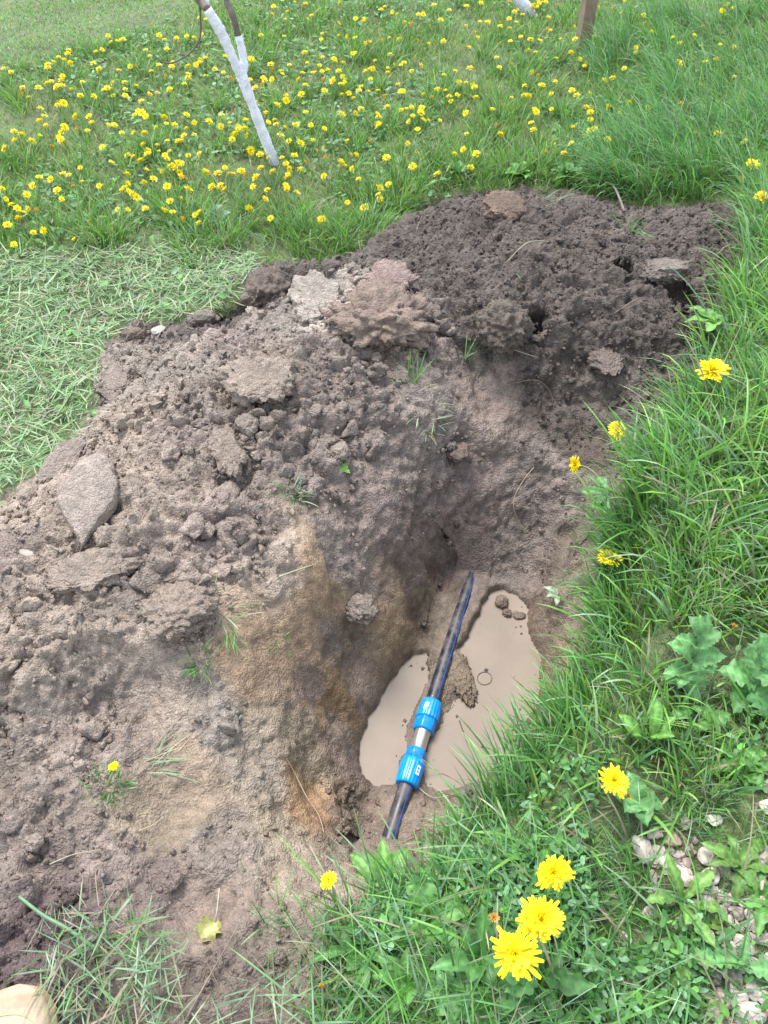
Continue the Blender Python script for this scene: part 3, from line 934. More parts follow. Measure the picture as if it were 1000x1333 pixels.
# ---- taller tufts through the meadow, many behind the heap and at the right
parts_t = []
def tuft(cx, cy, n_, r, Lr, Wr, pal, spread=0.7, az=None, azs=6.3, curve=(0.2, 1.1), lean=(0.02, None), seg=4, flat=False):
    x, y = sample_disc(n_, cx, cy, r)
    a = np.arctan2(y - cy, x - cx) + RNG.normal(0, 0.6, n_) if az is None else RNG.normal(az, azs, n_)
    ln = RNG.uniform(lean[0], lean[1] if lean[1] else spread, n_)
    return blades(x, y, gz(x, y) - 0.004, a, ln, RNG.uniform(*Lr, n_), RNG.uniform(*Wr, n_), RNG.uniform(*curve, n_), pick(n_, *pal), seg)
GREENM = GREENS * np.array((1.25, 1.05, .8))
G1 = ((GREENM, 8), (PALES, 1.4), (DRY, .7))
for _ in range(700):
    px_ = random.uniform(-60, 1060); py_ = random.uniform(5, 330)
    if px_ < 450 and random.random() < 0.55: continue
    p = ground_at(px_, py_)
    if soil_sdist(p[:1], p[1:2])[0] < 0.03: continue
    if px_ < 290 and py_ < 95 - px_ * 0.3: continue
    parts_t.append(tuft(p[0], p[1], random.randint(20, 60), random.uniform(.02, .06), (.06, .15), (.003, .0055), G1, 0.8, seg=3))
for px_, py_ in [(250,300),(275,325),(240,285),(300,300),(345,45),(335,70),(480,290),(470,310),(600,225),(620,240),(560,230),(530,262),(690,225),(720,235),(760,240),(820,235),(700,205),(650,150),(880,235),(920,240),(395,320),(430,330),(380,290)]:
    for _ in range(3):
        p = ground_at(px_ + random.gauss(0, 12), py_ + random.gauss(0, 6))
        parts_t.append(tuft(p[0], p[1], 50, .09, (.06, .15), (.003, .0055), G1, 0.8))
# top right: long grass falling to the left
for _ in range(260):
    px_ = random.uniform(780, 1080); py_ = random.uniform(20, 330)
    p = ground_at(px_, py_)
    if soil_sdist(p[:1], p[1:2])[0] < 0.02: continue
    parts_t.append(tuft(p[0], p[1], 30, .06, (.14, .3), (.003, .0055), ((GREENS, 8), (PALES, 2.5), (DRY, .3)), 0.8, az=3.3, azs=0.8, curve=(.5, 1.5)))
stuff('tall_meadow_grass', parts_t, M_GRASS, 'longer grass tufts growing through the meadow', 'grass')

# ---- right bank: long lush grass leaning over the trench
BANK = wpoly([(960, 265), (1150, 250), (1200, 700), (1250, 1050), (960, 1060), (860, 1040), (740, 1120), (640, 1200), (480, 1200), (460, 1175), (570, 1102), (640, 1045), (695, 960), (735, 900), (778, 830), (788, 740),
              (805, 650), (835, 600), (875, 560), (900, 470), (920, 400), (960, 312)])
parts_b = []
x, y = scatter(90000, BANK, lambda x, y: (soil_sdist(x, y) > 0.0) & thin(x, y))
n_ = min(len(x), 17000); x, y = x[:n_], y[:n_]
cl = fbm(x * 3.5, y * 3.5, x * 0, 3, 95)
Lb = RNG.uniform(.05, .15, n_) * (1 + 0.6 * np.clip(cl, -.7, 1)) * (0.75 + 0.25 * smooth01(y))
low = 0.5 + 0.5 * smooth01((y - .55) / .5); Lb = Lb * low
azb = np.where(RNG.uniform(0, 1, n_) < 0.4, RNG.normal(2.6, 1.0, n_), RNG.uniform(0, 6.28, n_))
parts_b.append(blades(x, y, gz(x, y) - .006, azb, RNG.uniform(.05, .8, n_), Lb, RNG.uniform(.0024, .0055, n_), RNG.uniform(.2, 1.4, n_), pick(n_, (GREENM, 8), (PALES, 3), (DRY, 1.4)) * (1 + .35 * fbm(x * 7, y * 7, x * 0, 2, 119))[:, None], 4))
x, y = scatter(30000, BANK, lambda x, y: (soil_sdist(x, y) > 0.0) & (y > 0.45) & thin(x, y)); n_ = min(len(x), 2700); x, y = x[:n_], y[:n_]
m = fbm(x * 3, y * 3, x * 0, 2, 97) > -0.12
x, y = x[m], y[m]; n_ = len(x)
parts_b.append(blades(x, y, gz(x, y) - .006, np.where(RNG.uniform(0, 1, n_) < .55, RNG.normal(2.5, 1.0, n_), RNG.uniform(0, 6.28, n_)), RNG.uniform(.05, .7, n_), RNG.uniform(.10, .24, n_) * (.55 + .65 * smooth01((y - .55) / .8)), RNG.uniform(.004, .008, n_), RNG.uniform(.3, 1.5, n_), pick(n_, (GREENM * 1.15, 6), (GREENS * 1.15, 3), (PALES, 2), (DRY, .35)), 6))
# fringe that hangs over the hole
for px_, py_ in [(900,470),(880,520),(872,555),(850,590),(835,610),(812,640),(800,670),(790,705),(788,740),(782,780),(778,815),(770,850),(760,890),(735,925),(722,945),(706,965),(690,985),(670,1010),(650,1035),(630,1060),(600,1085),(580,1100),(550,1145),(500,1170),(930,380),(915,430)]:
    for _ in range(3):
        p = ground_at(px_ + random.gauss(18, 8), py_ + random.gauss(0, 10))
        parts_b.append(tuft(p[0], p[1], (22 if py_ > 480 else 10), .035, ((.07, .19) if 480 < py_ < 1070 else (.05, .12)), (.003, .0058), ((GREENS, 9), (PALES, 2)), 0.8, az=2.9 if py_ < 900 else 2.3, azs=.8, curve=(.3, 1.5), seg=5))
stuff('bank_grass', parts_b, M_GRASS, 'long lush green grass leaning over the right edge of the hole', 'grass')

# ---- bottom: thinner mixed grass
BOT = wpoly([(430, 1190), (600, 1115), (740, 1100), (870, 1030), (1250, 1040), (1250, 1480), (400, 1480)])
parts_c = []
x, y = scatter(90000, BOT, thin); n_ = min(len(x), 17000); x, y = x[:n_], y[:n_]
kp = RNG.uniform(0, 1, n_) < np.clip(0.8 + 0.7 * fbm(x * 5, y * 5, x * 0, 2, 99), .3, 1)
x, y = x[kp], y[kp]; n_ = len(x)
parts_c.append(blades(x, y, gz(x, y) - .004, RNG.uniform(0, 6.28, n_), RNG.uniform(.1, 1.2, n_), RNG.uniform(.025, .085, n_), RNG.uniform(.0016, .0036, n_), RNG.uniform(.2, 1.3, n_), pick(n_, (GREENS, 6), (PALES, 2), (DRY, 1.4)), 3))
x, y = scatter(9000, BOT, thin); n_ = min(len(x), 900); x, y = x[:n_], y[:n_]
parts_c.append(blades(x, y, gz(x, y) - .004, RNG.normal(2.6, 1.3, n_), RNG.uniform(.2, 1.1, n_), RNG.uniform(.09, .2, n_), RNG.uniform(.0028, .005, n_), RNG.uniform(.2, 1.3, n_), pick(n_, (GREENS, 6), (PALES, 2.6), (DRY, .6)), 6))
stuff('verge_grass', parts_c, M_GRASS, 'short mixed grass around the stones at lower right', 'grass')

# ---- pale flattened clippings, left side and lower left
parts_d = []
x, y = scatter(60000, LEFT, meadow_keep); n_ = min(len(x), 9000); x, y = x[:n_], y[:n_]
parts_d.append(blades(x, y, gz(x, y) + RNG.uniform(.004, .03, n_), RNG.uniform(0, 6.28, n_), RNG.uniform(1.2, 1.7, n_), RNG.uniform(.03, .09, n_), RNG.uniform(.003, .006, n_), RNG.uniform(-.4, .4, n_), pick(n_, (PALES * np.array((1.2, 1.15, 1.0)), 8), (GREENS, 1.5), (DRY, 2)), 3))
LOWL = wpoly([(50, 1250), (100, 1185), (200, 1190), (235, 1250), (225, 1480), (40, 1480)])
LOWM = wpoly([(225, 1300), (300, 1290), (420, 1230), (430, 1480), (225, 1480)])
for poly_, cnt in ((LOWL, 650), (LOWM, 170)):
    x, y = scatter(30000, poly_); n_ = min(len(x), cnt); x, y = x[:n_], y[:n_]
    parts_d.append(blades(x, y, gz(x, y) + RNG.uniform(.002, .035, n_), RNG.uniform(0, 6.28, n_), RNG.uniform(.8, 1.6, n_), RNG.uniform(.025, .085, n_), RNG.uniform(.002, .0042, n_), RNG.uniform(-.2, .7, n_), pick(n_, (PALES, 7), (GREENS, 2), (DRY, 3)), 4))
stuff('grass_clippings', parts_d, M_GRASS, 'pale flattened grass clippings beside the heap', 'grass clippings')

# ---- small round-leaved ground cover
def leaflets(x, y, z, r, tone):
    n_ = len(x)
    tilt = RNG.uniform(0, 0.8, n_); az = RNG.uniform(0, 6.28, n_); ph = RNG.uniform(0, 6.28, n_)
    el = RNG.uniform(0.28, 0.62, n_); r = r * 1.15
    V = np.empty((n_, 7, 3), np.float32)
    for k_ in range(7):
        if k_ == 6: lx = np.zeros(n_); ly = np.zeros(n_); lz = -0.12 * r
        else:
            a = k_ * math.pi / 3; lx = r * math.cos(a) * np.ones(n_); ly = r * math.sin(a) * el; lz = np.zeros(n_)
        X = lx * np.cos(ph) - ly * np.sin(ph); Y = lx * np.sin(ph) + ly * np.cos(ph)
        X2 = X * np.cos(tilt) + lz * np.sin(tilt); Z2 = -X * np.sin(tilt) + lz * np.cos(tilt)
        V[:, k_] = np.stack([x + X2 * np.cos(az) - Y * np.sin(az), y + X2 * np.sin(az) + Y * np.cos(az), z + Z2], -1)
    tri = np.array([(6, k_, (k_ + 1) % 6) for k_ in range(6)])
    F = (tri[None] + (np.arange(n_) * 7)[:, None, None]).reshape(-1, 3)
    return V.reshape(-1, 3), F, np.repeat(tone, 7, 0)
parts_l = []
x, y = scatter(60000, FARW, meadow_keep); m = (fbm(x * 2, y * 2, x * 0 + 3, 3, 101) > -0.15) & (~in_poly(x, y, LEFT) | (RNG.uniform(0, 1, len(x)) < .25)) & (((y - CREST_A[1]) * (CREST_B[0] - CREST_A[0]) - (x - CREST_A[0]) * (CREST_B[1] - CREST_A[1])) < 0); x, y = x[m], y[m]; n_ = min(len(x), 24000); x, y = x[:n_], y[:n_]
BG = np.array((1.2, 1.6, 1.5)) * np.array([(.06, .13, .03), (.085, .16, .05), (.05, .1, .03), (.14, .2, .11)])
parts_l.append(leaflets(x, y, gz(x, y) + RNG.uniform(.005, .045, n_), RNG.uniform(.006, .018, n_), pick(n_, (BG, 6), (GREENS, 2))))
for poly_, cnt in ((BANK, 5500), (BOT, 4200)):
    x, y = scatter(50000, poly_, lambda x, y: (soil_sdist(x, y) > 0.0) & thin(x, y)); m = fbm(x * 4, y * 4, x * 0 + 3, 3, 103) > -0.1; x, y = x[m], y[m]; n_ = min(len(x), cnt); x, y = x[:n_], y[:n_]
    parts_l.append(leaflets(x, y, gz(x, y) + RNG.uniform(.003, .05, n_), RNG.uniform(.004, .010, n_), pick(n_, (BG, 6), (GREENS, 2))))
stuff('ground_cover', parts_l, M_LEAF, 'small round-leaved weeds growing low among the grass', 'weeds')
# ------------------------------------------------------------------ the repaired water pipe
M_PIPE, _nt, _b, _o = new_mat('black_pipe')
_geo = N(_nt, 'ShaderNodeNewGeometry')
_n = N(_nt, 'ShaderNodeTexNoise', Scale=24, Detail=8, Roughness=0.75)
_nt.links.new(_geo.outputs['Position'], _n.inputs['Vector'])
_cr = N(_nt, 'ShaderNodeMapRange'); _cr.inputs['From Min'].default_value = 0.44; _cr.inputs['From Max'].default_value = 0.74
_nt.links.new(_n.outputs['Fac'], _cr.inputs['Value'])
_mx = N(_nt, 'ShaderNodeMix', data_type='RGBA')
_mx.inputs['A'].default_value = (.012, .014, .022, 1); _mx.inputs['B'].default_value = (.15, .125, .115, 1)
_nt.links.new(_cr.outputs[0], _mx.inputs['Factor']); _nt.links.new(_mx.outputs['Result'], _b.inputs['Base Color'])
_rr = N(_nt, 'ShaderNodeMapRange'); _rr.inputs['To Min'].default_value = .36; _rr.inputs['To Max'].default_value = .7
_nt.links.new(_cr.outputs[0], _rr.inputs['Value']); _nt.links.new(_rr.outputs[0], _b.inputs['Roughness'])
M_STRIPE = simple_mat('blue_stripe', (.02, .10, .42), .35, .3, 90)
M_BLUE = simple_mat('blue_plastic', (.0, .25, .72), .3, .06, 30, 0.0004, 300)
M_NUTD = simple_mat('blue_plastic_collar', (.0, .20, .62), .3, .08, 30, 0.0004, 300)
M_METAL = simple_mat('zinc_metal', (.55, .54, .52), .38, .12, 120, 0.0006, 240, metal=0.85)
for m_ in (M_BLUE, M_NUTD, M_METAL):
    nt_ = m_.node_tree; b_ = next(n for n in nt_.nodes if n.type == 'BSDF_PRINCIPLED')
    old = b_.inputs['Base Color'].links[0].from_socket
    g_ = N(nt_, 'ShaderNodeNewGeometry'); q_ = N(nt_, 'ShaderNodeTexNoise', Scale=70, Detail=7, Roughness=.75)
    nt_.links.new(g_.outputs['Position'], q_.inputs['Vector'])
    r_ = N(nt_, 'ShaderNodeMapRange'); r_.inputs['From Min'].default_value = .56; r_.inputs['From Max'].default_value = .66; r_.inputs['To Max'].default_value = .75
    nt_.links.new(q_.outputs['Fac'], r_.inputs['Value'])
    x_ = N(nt_, 'ShaderNodeMix', data_type='RGBA'); x_.inputs['B'].default_value = (.22, .18, .15, 1)
    nt_.links.new(old, x_.inputs['A']); nt_.links.new(r_.outputs[0], x_.inputs['Factor']); nt_.links.new(x_.outputs['Result'], b_.inputs['Base Color'])
M_PRINT = simple_mat('white_print', (.75, .76, .74), .5, .1, 200)

ax_dir = Vector(PIPE_B) - Vector(PIPE_A)
ax_len = ax_dir.length
ax_n = ax_dir.normalized()
PZ = 0.008
def pipe_pt(y_px):
    lo, hi = 0.0, 1.0
    for _ in range(40):
        m = (lo + hi) / 2
        q = Vector(PIPE_A) + ax_dir * m
        py = project(q.x, q.y, q.z + PZ)[1]
        if py < y_px: lo = m
        else: hi = m
    return lo * ax_len
pipe = empty('water_pipe', (PIPE_A[0], PIPE_A[1], PIPE_A[2] + PZ))
tag(pipe, 'black water pipe with blue couplings and a metal sleeve lying in the muddy hole', 'pipe')
pipe.rotation_mode = 'QUATERNION'
_x = ax_n.cross(Vector((0, 0, 1))).normalized()          # local x to the viewer's ... side of the pipe
_y = ax_n.cross(_x)
pipe.rotation_quaternion = Matrix((_x, _y, ax_n)).transposed().to_quaternion()
UP_ANG = math.degrees(math.atan2(Vector((0, 0, 1)).dot(_y), Vector((0, 0, 1)).dot(_x)))
RIGHT_ANG = math.degrees(math.atan2(Vector((1, 0, 0)).dot(_y), Vector((1, 0, 0)).dot(_x)))
def toward(deg_from_up_to_right):
    d = ((RIGHT_ANG - UP_ANG + 180) % 360) - 180
    return UP_ANG + math.copysign(deg_from_up_to_right, d) if deg_from_up_to_right >= 0 else UP_ANG - math.copysign(-deg_from_up_to_right, d)
z_up0, z_up1 = pipe_pt(914), pipe_pt(953)
z_lo0, z_lo1 = pipe_pt(977), pipe_pt(1023)
RP = .0178
def patch(name, r, a0, a1, z0, z1, mat, parent, na=6, nz=2, th=0.0005):
    V, F = [], []
    for zz in np.linspace(z0, z1, nz):
        for a in np.linspace(math.radians(a0), math.radians(a1), na):
            V.append((r * math.cos(a), r * math.sin(a), zz))
    for i in range(nz - 1):
        for j in range(na - 1):
            F.append((i * na + j, i * na + j + 1, (i + 1) * na + j + 1, (i + 1) * na + j))
    o = link(name, pymesh(name, V, F), mat, parent)
    return o
for (z0, z1) in ((-0.03, z_up0 + .01), (z_lo1 - .01, ax_len + 0.03)):
    rows = [(z, RP + 0.0003 * math.sin(z * 90)) for z in np.linspace(z0, z1, 24)]
    V, F = lathe(rows, 28)
    s_ = link('pipe_section', pymesh('pipe_section', V, F), M_PIPE, pipe)
    for a in (34, -75):
        patch('blue_stripe', RP + .0006, toward(a) - 3.5, toward(a) + 3.5, z0, z1, M_STRIPE, s_, 4, 24)
V, F = lathe([(z_up1 - .012, .0193), (z_up1 - .004, .0198), (z_up1 + .002, .0198), (z_up1 + .0045, .0186), (z_lo0 - .0045, .0186), (z_lo0 - .002, .0198), (z_lo0 + .004, .0198), (z_lo0 + .01, .019)], 36)
link('metal_sleeve', pymesh('metal_sleeve', V, F), M_METAL, pipe)

def ribbed(prof, seg=96, ribs=20, amp=.0013, hexrows=()):
    V, F = [], []
    for i, (z, r) in enumerate(prof):
        for k in range(seg):
            a = 2 * math.pi * k / seg
            rr = r
            if i in hexrows:
                st_ = 2 * math.pi / 6
                rr = r * (0.35 + 0.65 * math.cos(st_ / 2) / math.cos(((a + .3) % st_) - st_ / 2) * 1.06)
            else:
                rr -= amp * (0.5 + 0.5 * math.cos(a * ribs)) ** 3
            V.append((rr * math.cos(a), rr * math.sin(a), z))
    for i in range(len(prof) - 1):
        for k in range(seg):
            F.append((i * seg + k, i * seg + (k + 1) % seg, (i + 1) * seg + (k + 1) % seg, (i + 1) * seg + k))
    F.append(tuple(range(seg))[::-1]); F.append(tuple((len(prof) - 1) * seg + k for k in range(seg)))
    return V, F
def lerp(a, b, t): return a + (b - a) * t
u = lambda t: lerp(z_up0, z_up1, t)
V, F = ribbed([(u(0), .0185), (u(.0), .0235), (u(.04), .0252), (u(.12), .0262), (u(.56), .0292), (u(.61), .0285)])
n1 = link('coupling_nut', pymesh('coupling_nut', V, F), M_BLUE, pipe); n1['label'] = 'upper blue coupling nut with white print'
V, F = ribbed([(u(.60), .020), (u(.60), .0262), (u(.64), .0268), (u(.95), .0262), (u(1.0), .0245), (u(1.0), .019)], hexrows=(1, 2, 3, 4))
link('hex_collar', pymesh('hex_collar', V, F), M_NUTD, pipe)
l = lambda t: lerp(z_lo0, z_lo1, t)
V, F = ribbed([(l(.0), .019), (l(.0), .0225), (l(.03), .0238), (l(.29), .0245), (l(.30), .020)], hexrows=(1, 2, 3))
link('hex_collar', pymesh('hex_collar', V, F), M_NUTD, pipe)
V, F = ribbed([(l(.28), .020), (l(.28), .0258), (l(.34), .0288), (l(.42), .0292), (l(.88), .0280), (l(.97), .0270), (l(1.0), .0255), (l(1.0), .0185)])
n2 = link('coupling_nut', pymesh('coupling_nut', V, F), M_BLUE, pipe); n2['label'] = 'lower blue coupling nut with white tag'
# white marks as printed on the nuts: short strokes above, a framed square below
a0 = toward(-18)
for (da, w, t0, t1) in ((-9, 3.5, .22, .36), (-1, 3.5, .20, .46), (5, 6, .22, .27), (5, 6, .40, .46), (9, 3, .26, .44)):
    r_ = .0297
    patch('printed_mark', r_ - .0012 * (1 - t0), a0 + da - w / 2, a0 + da + w / 2, u(t0), u(t1), M_PRINT, n1, 4, 2)
a1 = toward(38)
for (da0, da1, t0, t1) in ((-10, 10, .50, .55), (-10, 10, .70, .75), (-10, -5, .55, .70), (5, 10, .55, .70), (-2, 2, .6, .66)):
    patch('printed_mark', .0297, a1 + da0, a1 + da1, l(t0), l(t1), M_PRINT, n2, 5, 2)

# straw caught on the coupling, ring on the water
def strand(name, pts, r, mat, tone, label, cat, group=None, seg=5, taper=0.4):
    P_ = [Vector(p) for p in pts]
    dense = []
    for i in range(len(P_) - 1):
        for t in np.linspace(0, 1, 5, endpoint=False):
            p0, p1, p2, p3 = P_[max(i - 1, 0)], P_[i], P_[i + 1], P_[min(i + 2, len(P_) - 1)]
            dense.append(0.5 * ((2 * p1) + (-p0 + p2) * t + (2 * p0 - 5 * p1 + 4 * p2 - p3) * t * t + (-p0 + 3 * p1 - 3 * p2 + p3) * t ** 3))
    dense.append(P_[-1])
    n_ = len(dense)
    V, F = tube_arrays(dense, [r * (1 - (1 - taper) * i / n_) for i in range(n_)], seg)
    o = link(name, pymesh(name, V, F, True, tone), mat)
    return tag(o, label, cat, group)
def gp(px, py, lift=0.003):
    p = ground_at(px, py); return (p[0], p[1], float(gz(p[0], p[1])) + lift)
STRAW = (.42, .33, .22); ROOT = (.2, .14, .1); PSTR = (.34, .33, .22)
strand('straw', [at_z(541, 985, -.296), at_z(548, 990, -.297), at_z(556, 998, -.31), at_z(575, 1005, WZ + .006), at_z(598, 1018, WZ + .004), gp(610, 1022)], .0012, M_STEM, STRAW, 'thin tan straw snagged across the lower blue coupling and trailing over the water', 'straw')
V, F = [], []
rc = at_z(631, 883, WZ + .001)
_R, _r = .0185, .0011
for i in range(40):
    a = 2 * math.pi * i / 40
    for j in range(6):
        b_ = 2 * math.pi * j / 6
        rr = _R * (1 + .04 * math.sin(2 * a)) + _r * math.cos(b_)
        V.append((rr * math.cos(a), rr * math.sin(a), _r * math.sin(b_)))
for i in range(40):
    for j in range(6):
        F.append((i * 6 + j, ((i + 1) % 40) * 6 + j, ((i + 1) % 40) * 6 + (j + 1) % 6, i * 6 + (j + 1) % 6))
M_RUB = simple_mat('dark_ring', (.09, .055, .05), .4, .1)
tag(link('ring', pymesh('ring', V, F), M_RUB, None, tuple(rc)), 'thin dark ring floating on the wide muddy puddle', 'ring')

# ------------------------------------------------------------------ clods and crumbs
M_CLOD = M_SOIL
CLODS = []
def clod(px, py, wpx, hpx, label, tone, seed, facets=0, cut=None, rough=.35, wet=0.0, sub=3, flat=.75, sink=.35, rot=0.0, fine=.28, lift=0.0, tilt=0.0, group='loose clods on the soil heap', name='clod', point=0.0):
    p = ground_at(px, py)
    dep = project(p[0], p[1], p[2])[2]
    CLODS.append((p[0], p[1], wpx / 2 * dep / F_PX, hpx / 2 * dep / F_PX))
    tone = tuple(v * k_ for v, k_ in zip(tone, (.95, .90, .84)))
    sx = wpx / 2 * dep / F_PX; sy = hpx / 2 * dep / F_PX / 0.8
    sz = min(sx, sy) * flat
    me = lump(name, sx, sy, sz, sub, rough, 1.8, seed, cut, tone, .12, facets, wet, fine, point)
    o = link(name, me, M_CLOD, None, (p[0], p[1], float(gz(p[0], p[1], BZ)) + sz * (.25 - sink * .6) + lift))
    o.rotation_euler = (tilt, 0, rot)
    if 'pipe' in label: o.location.z -= .012
    return tag(o, label, 'clod', group)
SLAB = [((.15, -.45, .9), .30)]
clod(117, 655, 72, 118, 'large smooth-faced grey clod, pointed at its lower end, at the left of the heap', (.26, .225, .20), 3, 0, SLAB, .22, .1, 4, .9, .35, .1, .05, .012, point=.8)
clod(86, 600, 36, 70, 'narrow upright smooth grey clod above the big pointed clod', (.25, .215, .19), 4, 1, SLAB, .45, .1, 4, .8, .3, -.3, .2, .004)
clod(412, 392, 62, 74, 'pale grey smooth clod on the crest of the heap', (.31, .28, .25), 5, 1, SLAB, .6, 0, 4, .8, .35, 0, .22, .01)
clod(495, 412, 112, 84, 'big crumbly tan clod beside the pale grey one', (.235, .185, .155), 6, 0, None, .6, 0, 4, .55, .7, .2, .5)
clod(508, 368, 62, 40, 'pinkish smooth clod behind the tan clod', (.25, .19, .175), 7, 0, SLAB, .6, 0, 4, .7, .5, 0, .25, .01)
clod(352, 384, 58, 72, 'dark crumbly clod at the back left of the crest', (.13, .105, .09), 8, 1, None, .4, 0, 4, .9, .3, 0, .35)
clod(331, 407, 20, 17, 'small pale clod below the dark crumbly one', (.34, .30, .26), 9, 2, None, .3, 0, 3, .8)
clod(432, 352, 30, 24, 'small dark clod at the back edge of the heap', (.11, .09, .08), 10, 1, None, .35, 0, 3, .8)
clod(335, 500, 80, 56, 'olive brown clod with a smeared sloping top over a dark gap', (.22, .185, .155), 11, 0, [((.2, -.3, .93), .3)], .7, .2, 4, .8, .6, .3, .35, .02)
clod(862, 358, 62, 30, 'flat slab of dark earth with a pale top over the hollow', (.15, .13, .115), 12, 2, [((0, .1, 1), .3)], .6, 0, 4, .7, .2, .05, .35, .02)
clod(652, 273, 48, 36, 'smooth brown clod on the back ridge of the dark soil', (.16, .115, .09), 13, 0, SLAB, .6, .1, 4, .8, .3, .2, .2, .008)
clod(655, 430, 62, 58, 'rounded dark crumbly clod left of the dark hollow', (.125, .105, .09), 14, 0, None, .35, 0, 4, .9, .3, 0, .4, .01)
clod(790, 470, 36, 34, 'small smooth clod on the dark slope right of centre', (.14, .115, .10), 15, 0, SLAB, .6, .1, 4, .7, .4, 0, .3)
clod(296, 592, 40, 62, 'upright smooth clod in the middle of the heap', (.23, .19, .16), 16, 0, SLAB, .5, 0, 4, .8, .3, .3, .25, .01)
clod(322, 555, 30, 30, 'round clod just right above the upright smooth clod', (.24, .205, .18), 17, 1, None, .3, 0, 3, .8)
clod(293, 645, 28, 42, 'small cracked clod below the upright smooth clod', (.23, .19, .17), 18, 1, None, .35, 0, 3, .8, .3, 0, .3)
clod(443, 588, 24, 22, 'small pale clod right of centre of the heap', (.25, .21, .18), 19, 2, None, .3, 0, 3, .8)
clod(62, 540, 24, 12, 'single dark clod lying on the cut grass at left', (.14, .11, .09), 20, 1, None, .35, 0, 3, .8, group='clods on the cut grass')
clod(150, 495, 46, 56, 'smooth sloping clod at the left edge of the heap', (.22, .185, .16), 21, 0, [((-.4, -.3, .85), .3)], .6, 0, 4, .8, .4, .3, .3)
clod(265, 415, 40, 22, 'low grey clod at the upper left edge of the heap', (.19, .17, .15), 22, 1, None, .35, 0, 3, .7)
clod(175, 435, 30, 16, 'small brown clod at the corner of the heap by the cut grass', (.18, .15, .12), 23, 1, None, .35, 0, 3, .7)
clod(230, 790, 90, 60, 'broad low crumbly clod above the trodden hollow', (.24, .2, .17), 24, 0, None, .5, 0, 4, .5, .9, 0, .45)
clod(115, 742, 95, 40, 'long smooth-topped clod below the pointed one', (.24, .20, .17), 25, 0, [((.1, -.2, 1), .3)], .7, 0, 4, .6, .9, .3, .35)
clod(470, 795, 44, 36, 'muddy lump stuck on the shelf above the narrow puddle', (.19, .16, .14), 26, 1, None, .35, .4, 4, .7, .3, 0, .25)
clod(600, 590, 30, 24, 'brown clod stuck in the wall of the hole', (.15, .115, .1), 28, 1, None, .35, .2, 3, .7)
clod(602, 880, 26, 58, 'rough mud lump beside the pipe at the edge of the wide puddle', (.17, .135, .10), 29, 0, None, .35, .4, 4, .7, .4, .2, .4, group='mud lumps in the puddle')
clod(653, 785, 16, 15, 'small round mud lump standing in the top of the wide puddle', (.16, .125, .10), 30, 0, None, .3, .5, 3, .9, .4, 0, .2, group='mud lumps in the puddle')
clod(660, 800, 12, 9, 'tiny mud lump below the round one in the wide puddle', (.16, .125, .10), 31, 0, None, .3, .5, 3, .9, .4, 0, .2, group='mud lumps in the puddle')
clod(676, 802, 18, 9, 'flat mud lump at the right edge of the wide puddle', (.16, .125, .10), 32, 0, None, .3, .5, 3, .7, .4, 0, .2, group='mud lumps in the puddle')
M_CHIP = simple_mat('chip', (.5, .44, .36), .8, .15, 60, .002, 120)
def stone(px, py, wpx, label, tone, seed, group=None, cat='stone', flat=.5, sub=2, sink=.25, mat=None):
    p = ground_at(px, py)
    dep = project(p[0], p[1], p[2])[2]
    s = wpx / 2 * dep / F_PX
    r_ = random.Random(seed)
    me = lump('stone', s * r_.uniform(.95, 1.15), s * r_.uniform(.8, 1.05), s * flat, sub, .22, 1.3, seed, None, tone, .10, 9)
    me.polygons.foreach_set('use_smooth', [False] * len(me.polygons))
    o = link('stone', me, mat or M_STONE, None, (p[0], p[1], float(gz(p[0], p[1])) + s * flat * (1 - sink) * .7))
    o.rotation_euler = (r_.uniform(-.3, .3), r_.uniform(-.3, .3), r_.uniform(0, 6))
    return tag(o, label, cat, group)
M_STONE = simple_mat('limestone', (0, 0, 0), .85, .14, 45, .0025, 130, attr='tone', var2=.12)
stone(205, 428, 22, 'pale stone chip on the back left slope of the heap', (.27, .25, .22), 51, flat=.4)
stone(30, 712, 22, 'cream stone chip at the far left edge of the heap', (.27, .23, .19), 52, flat=.4)

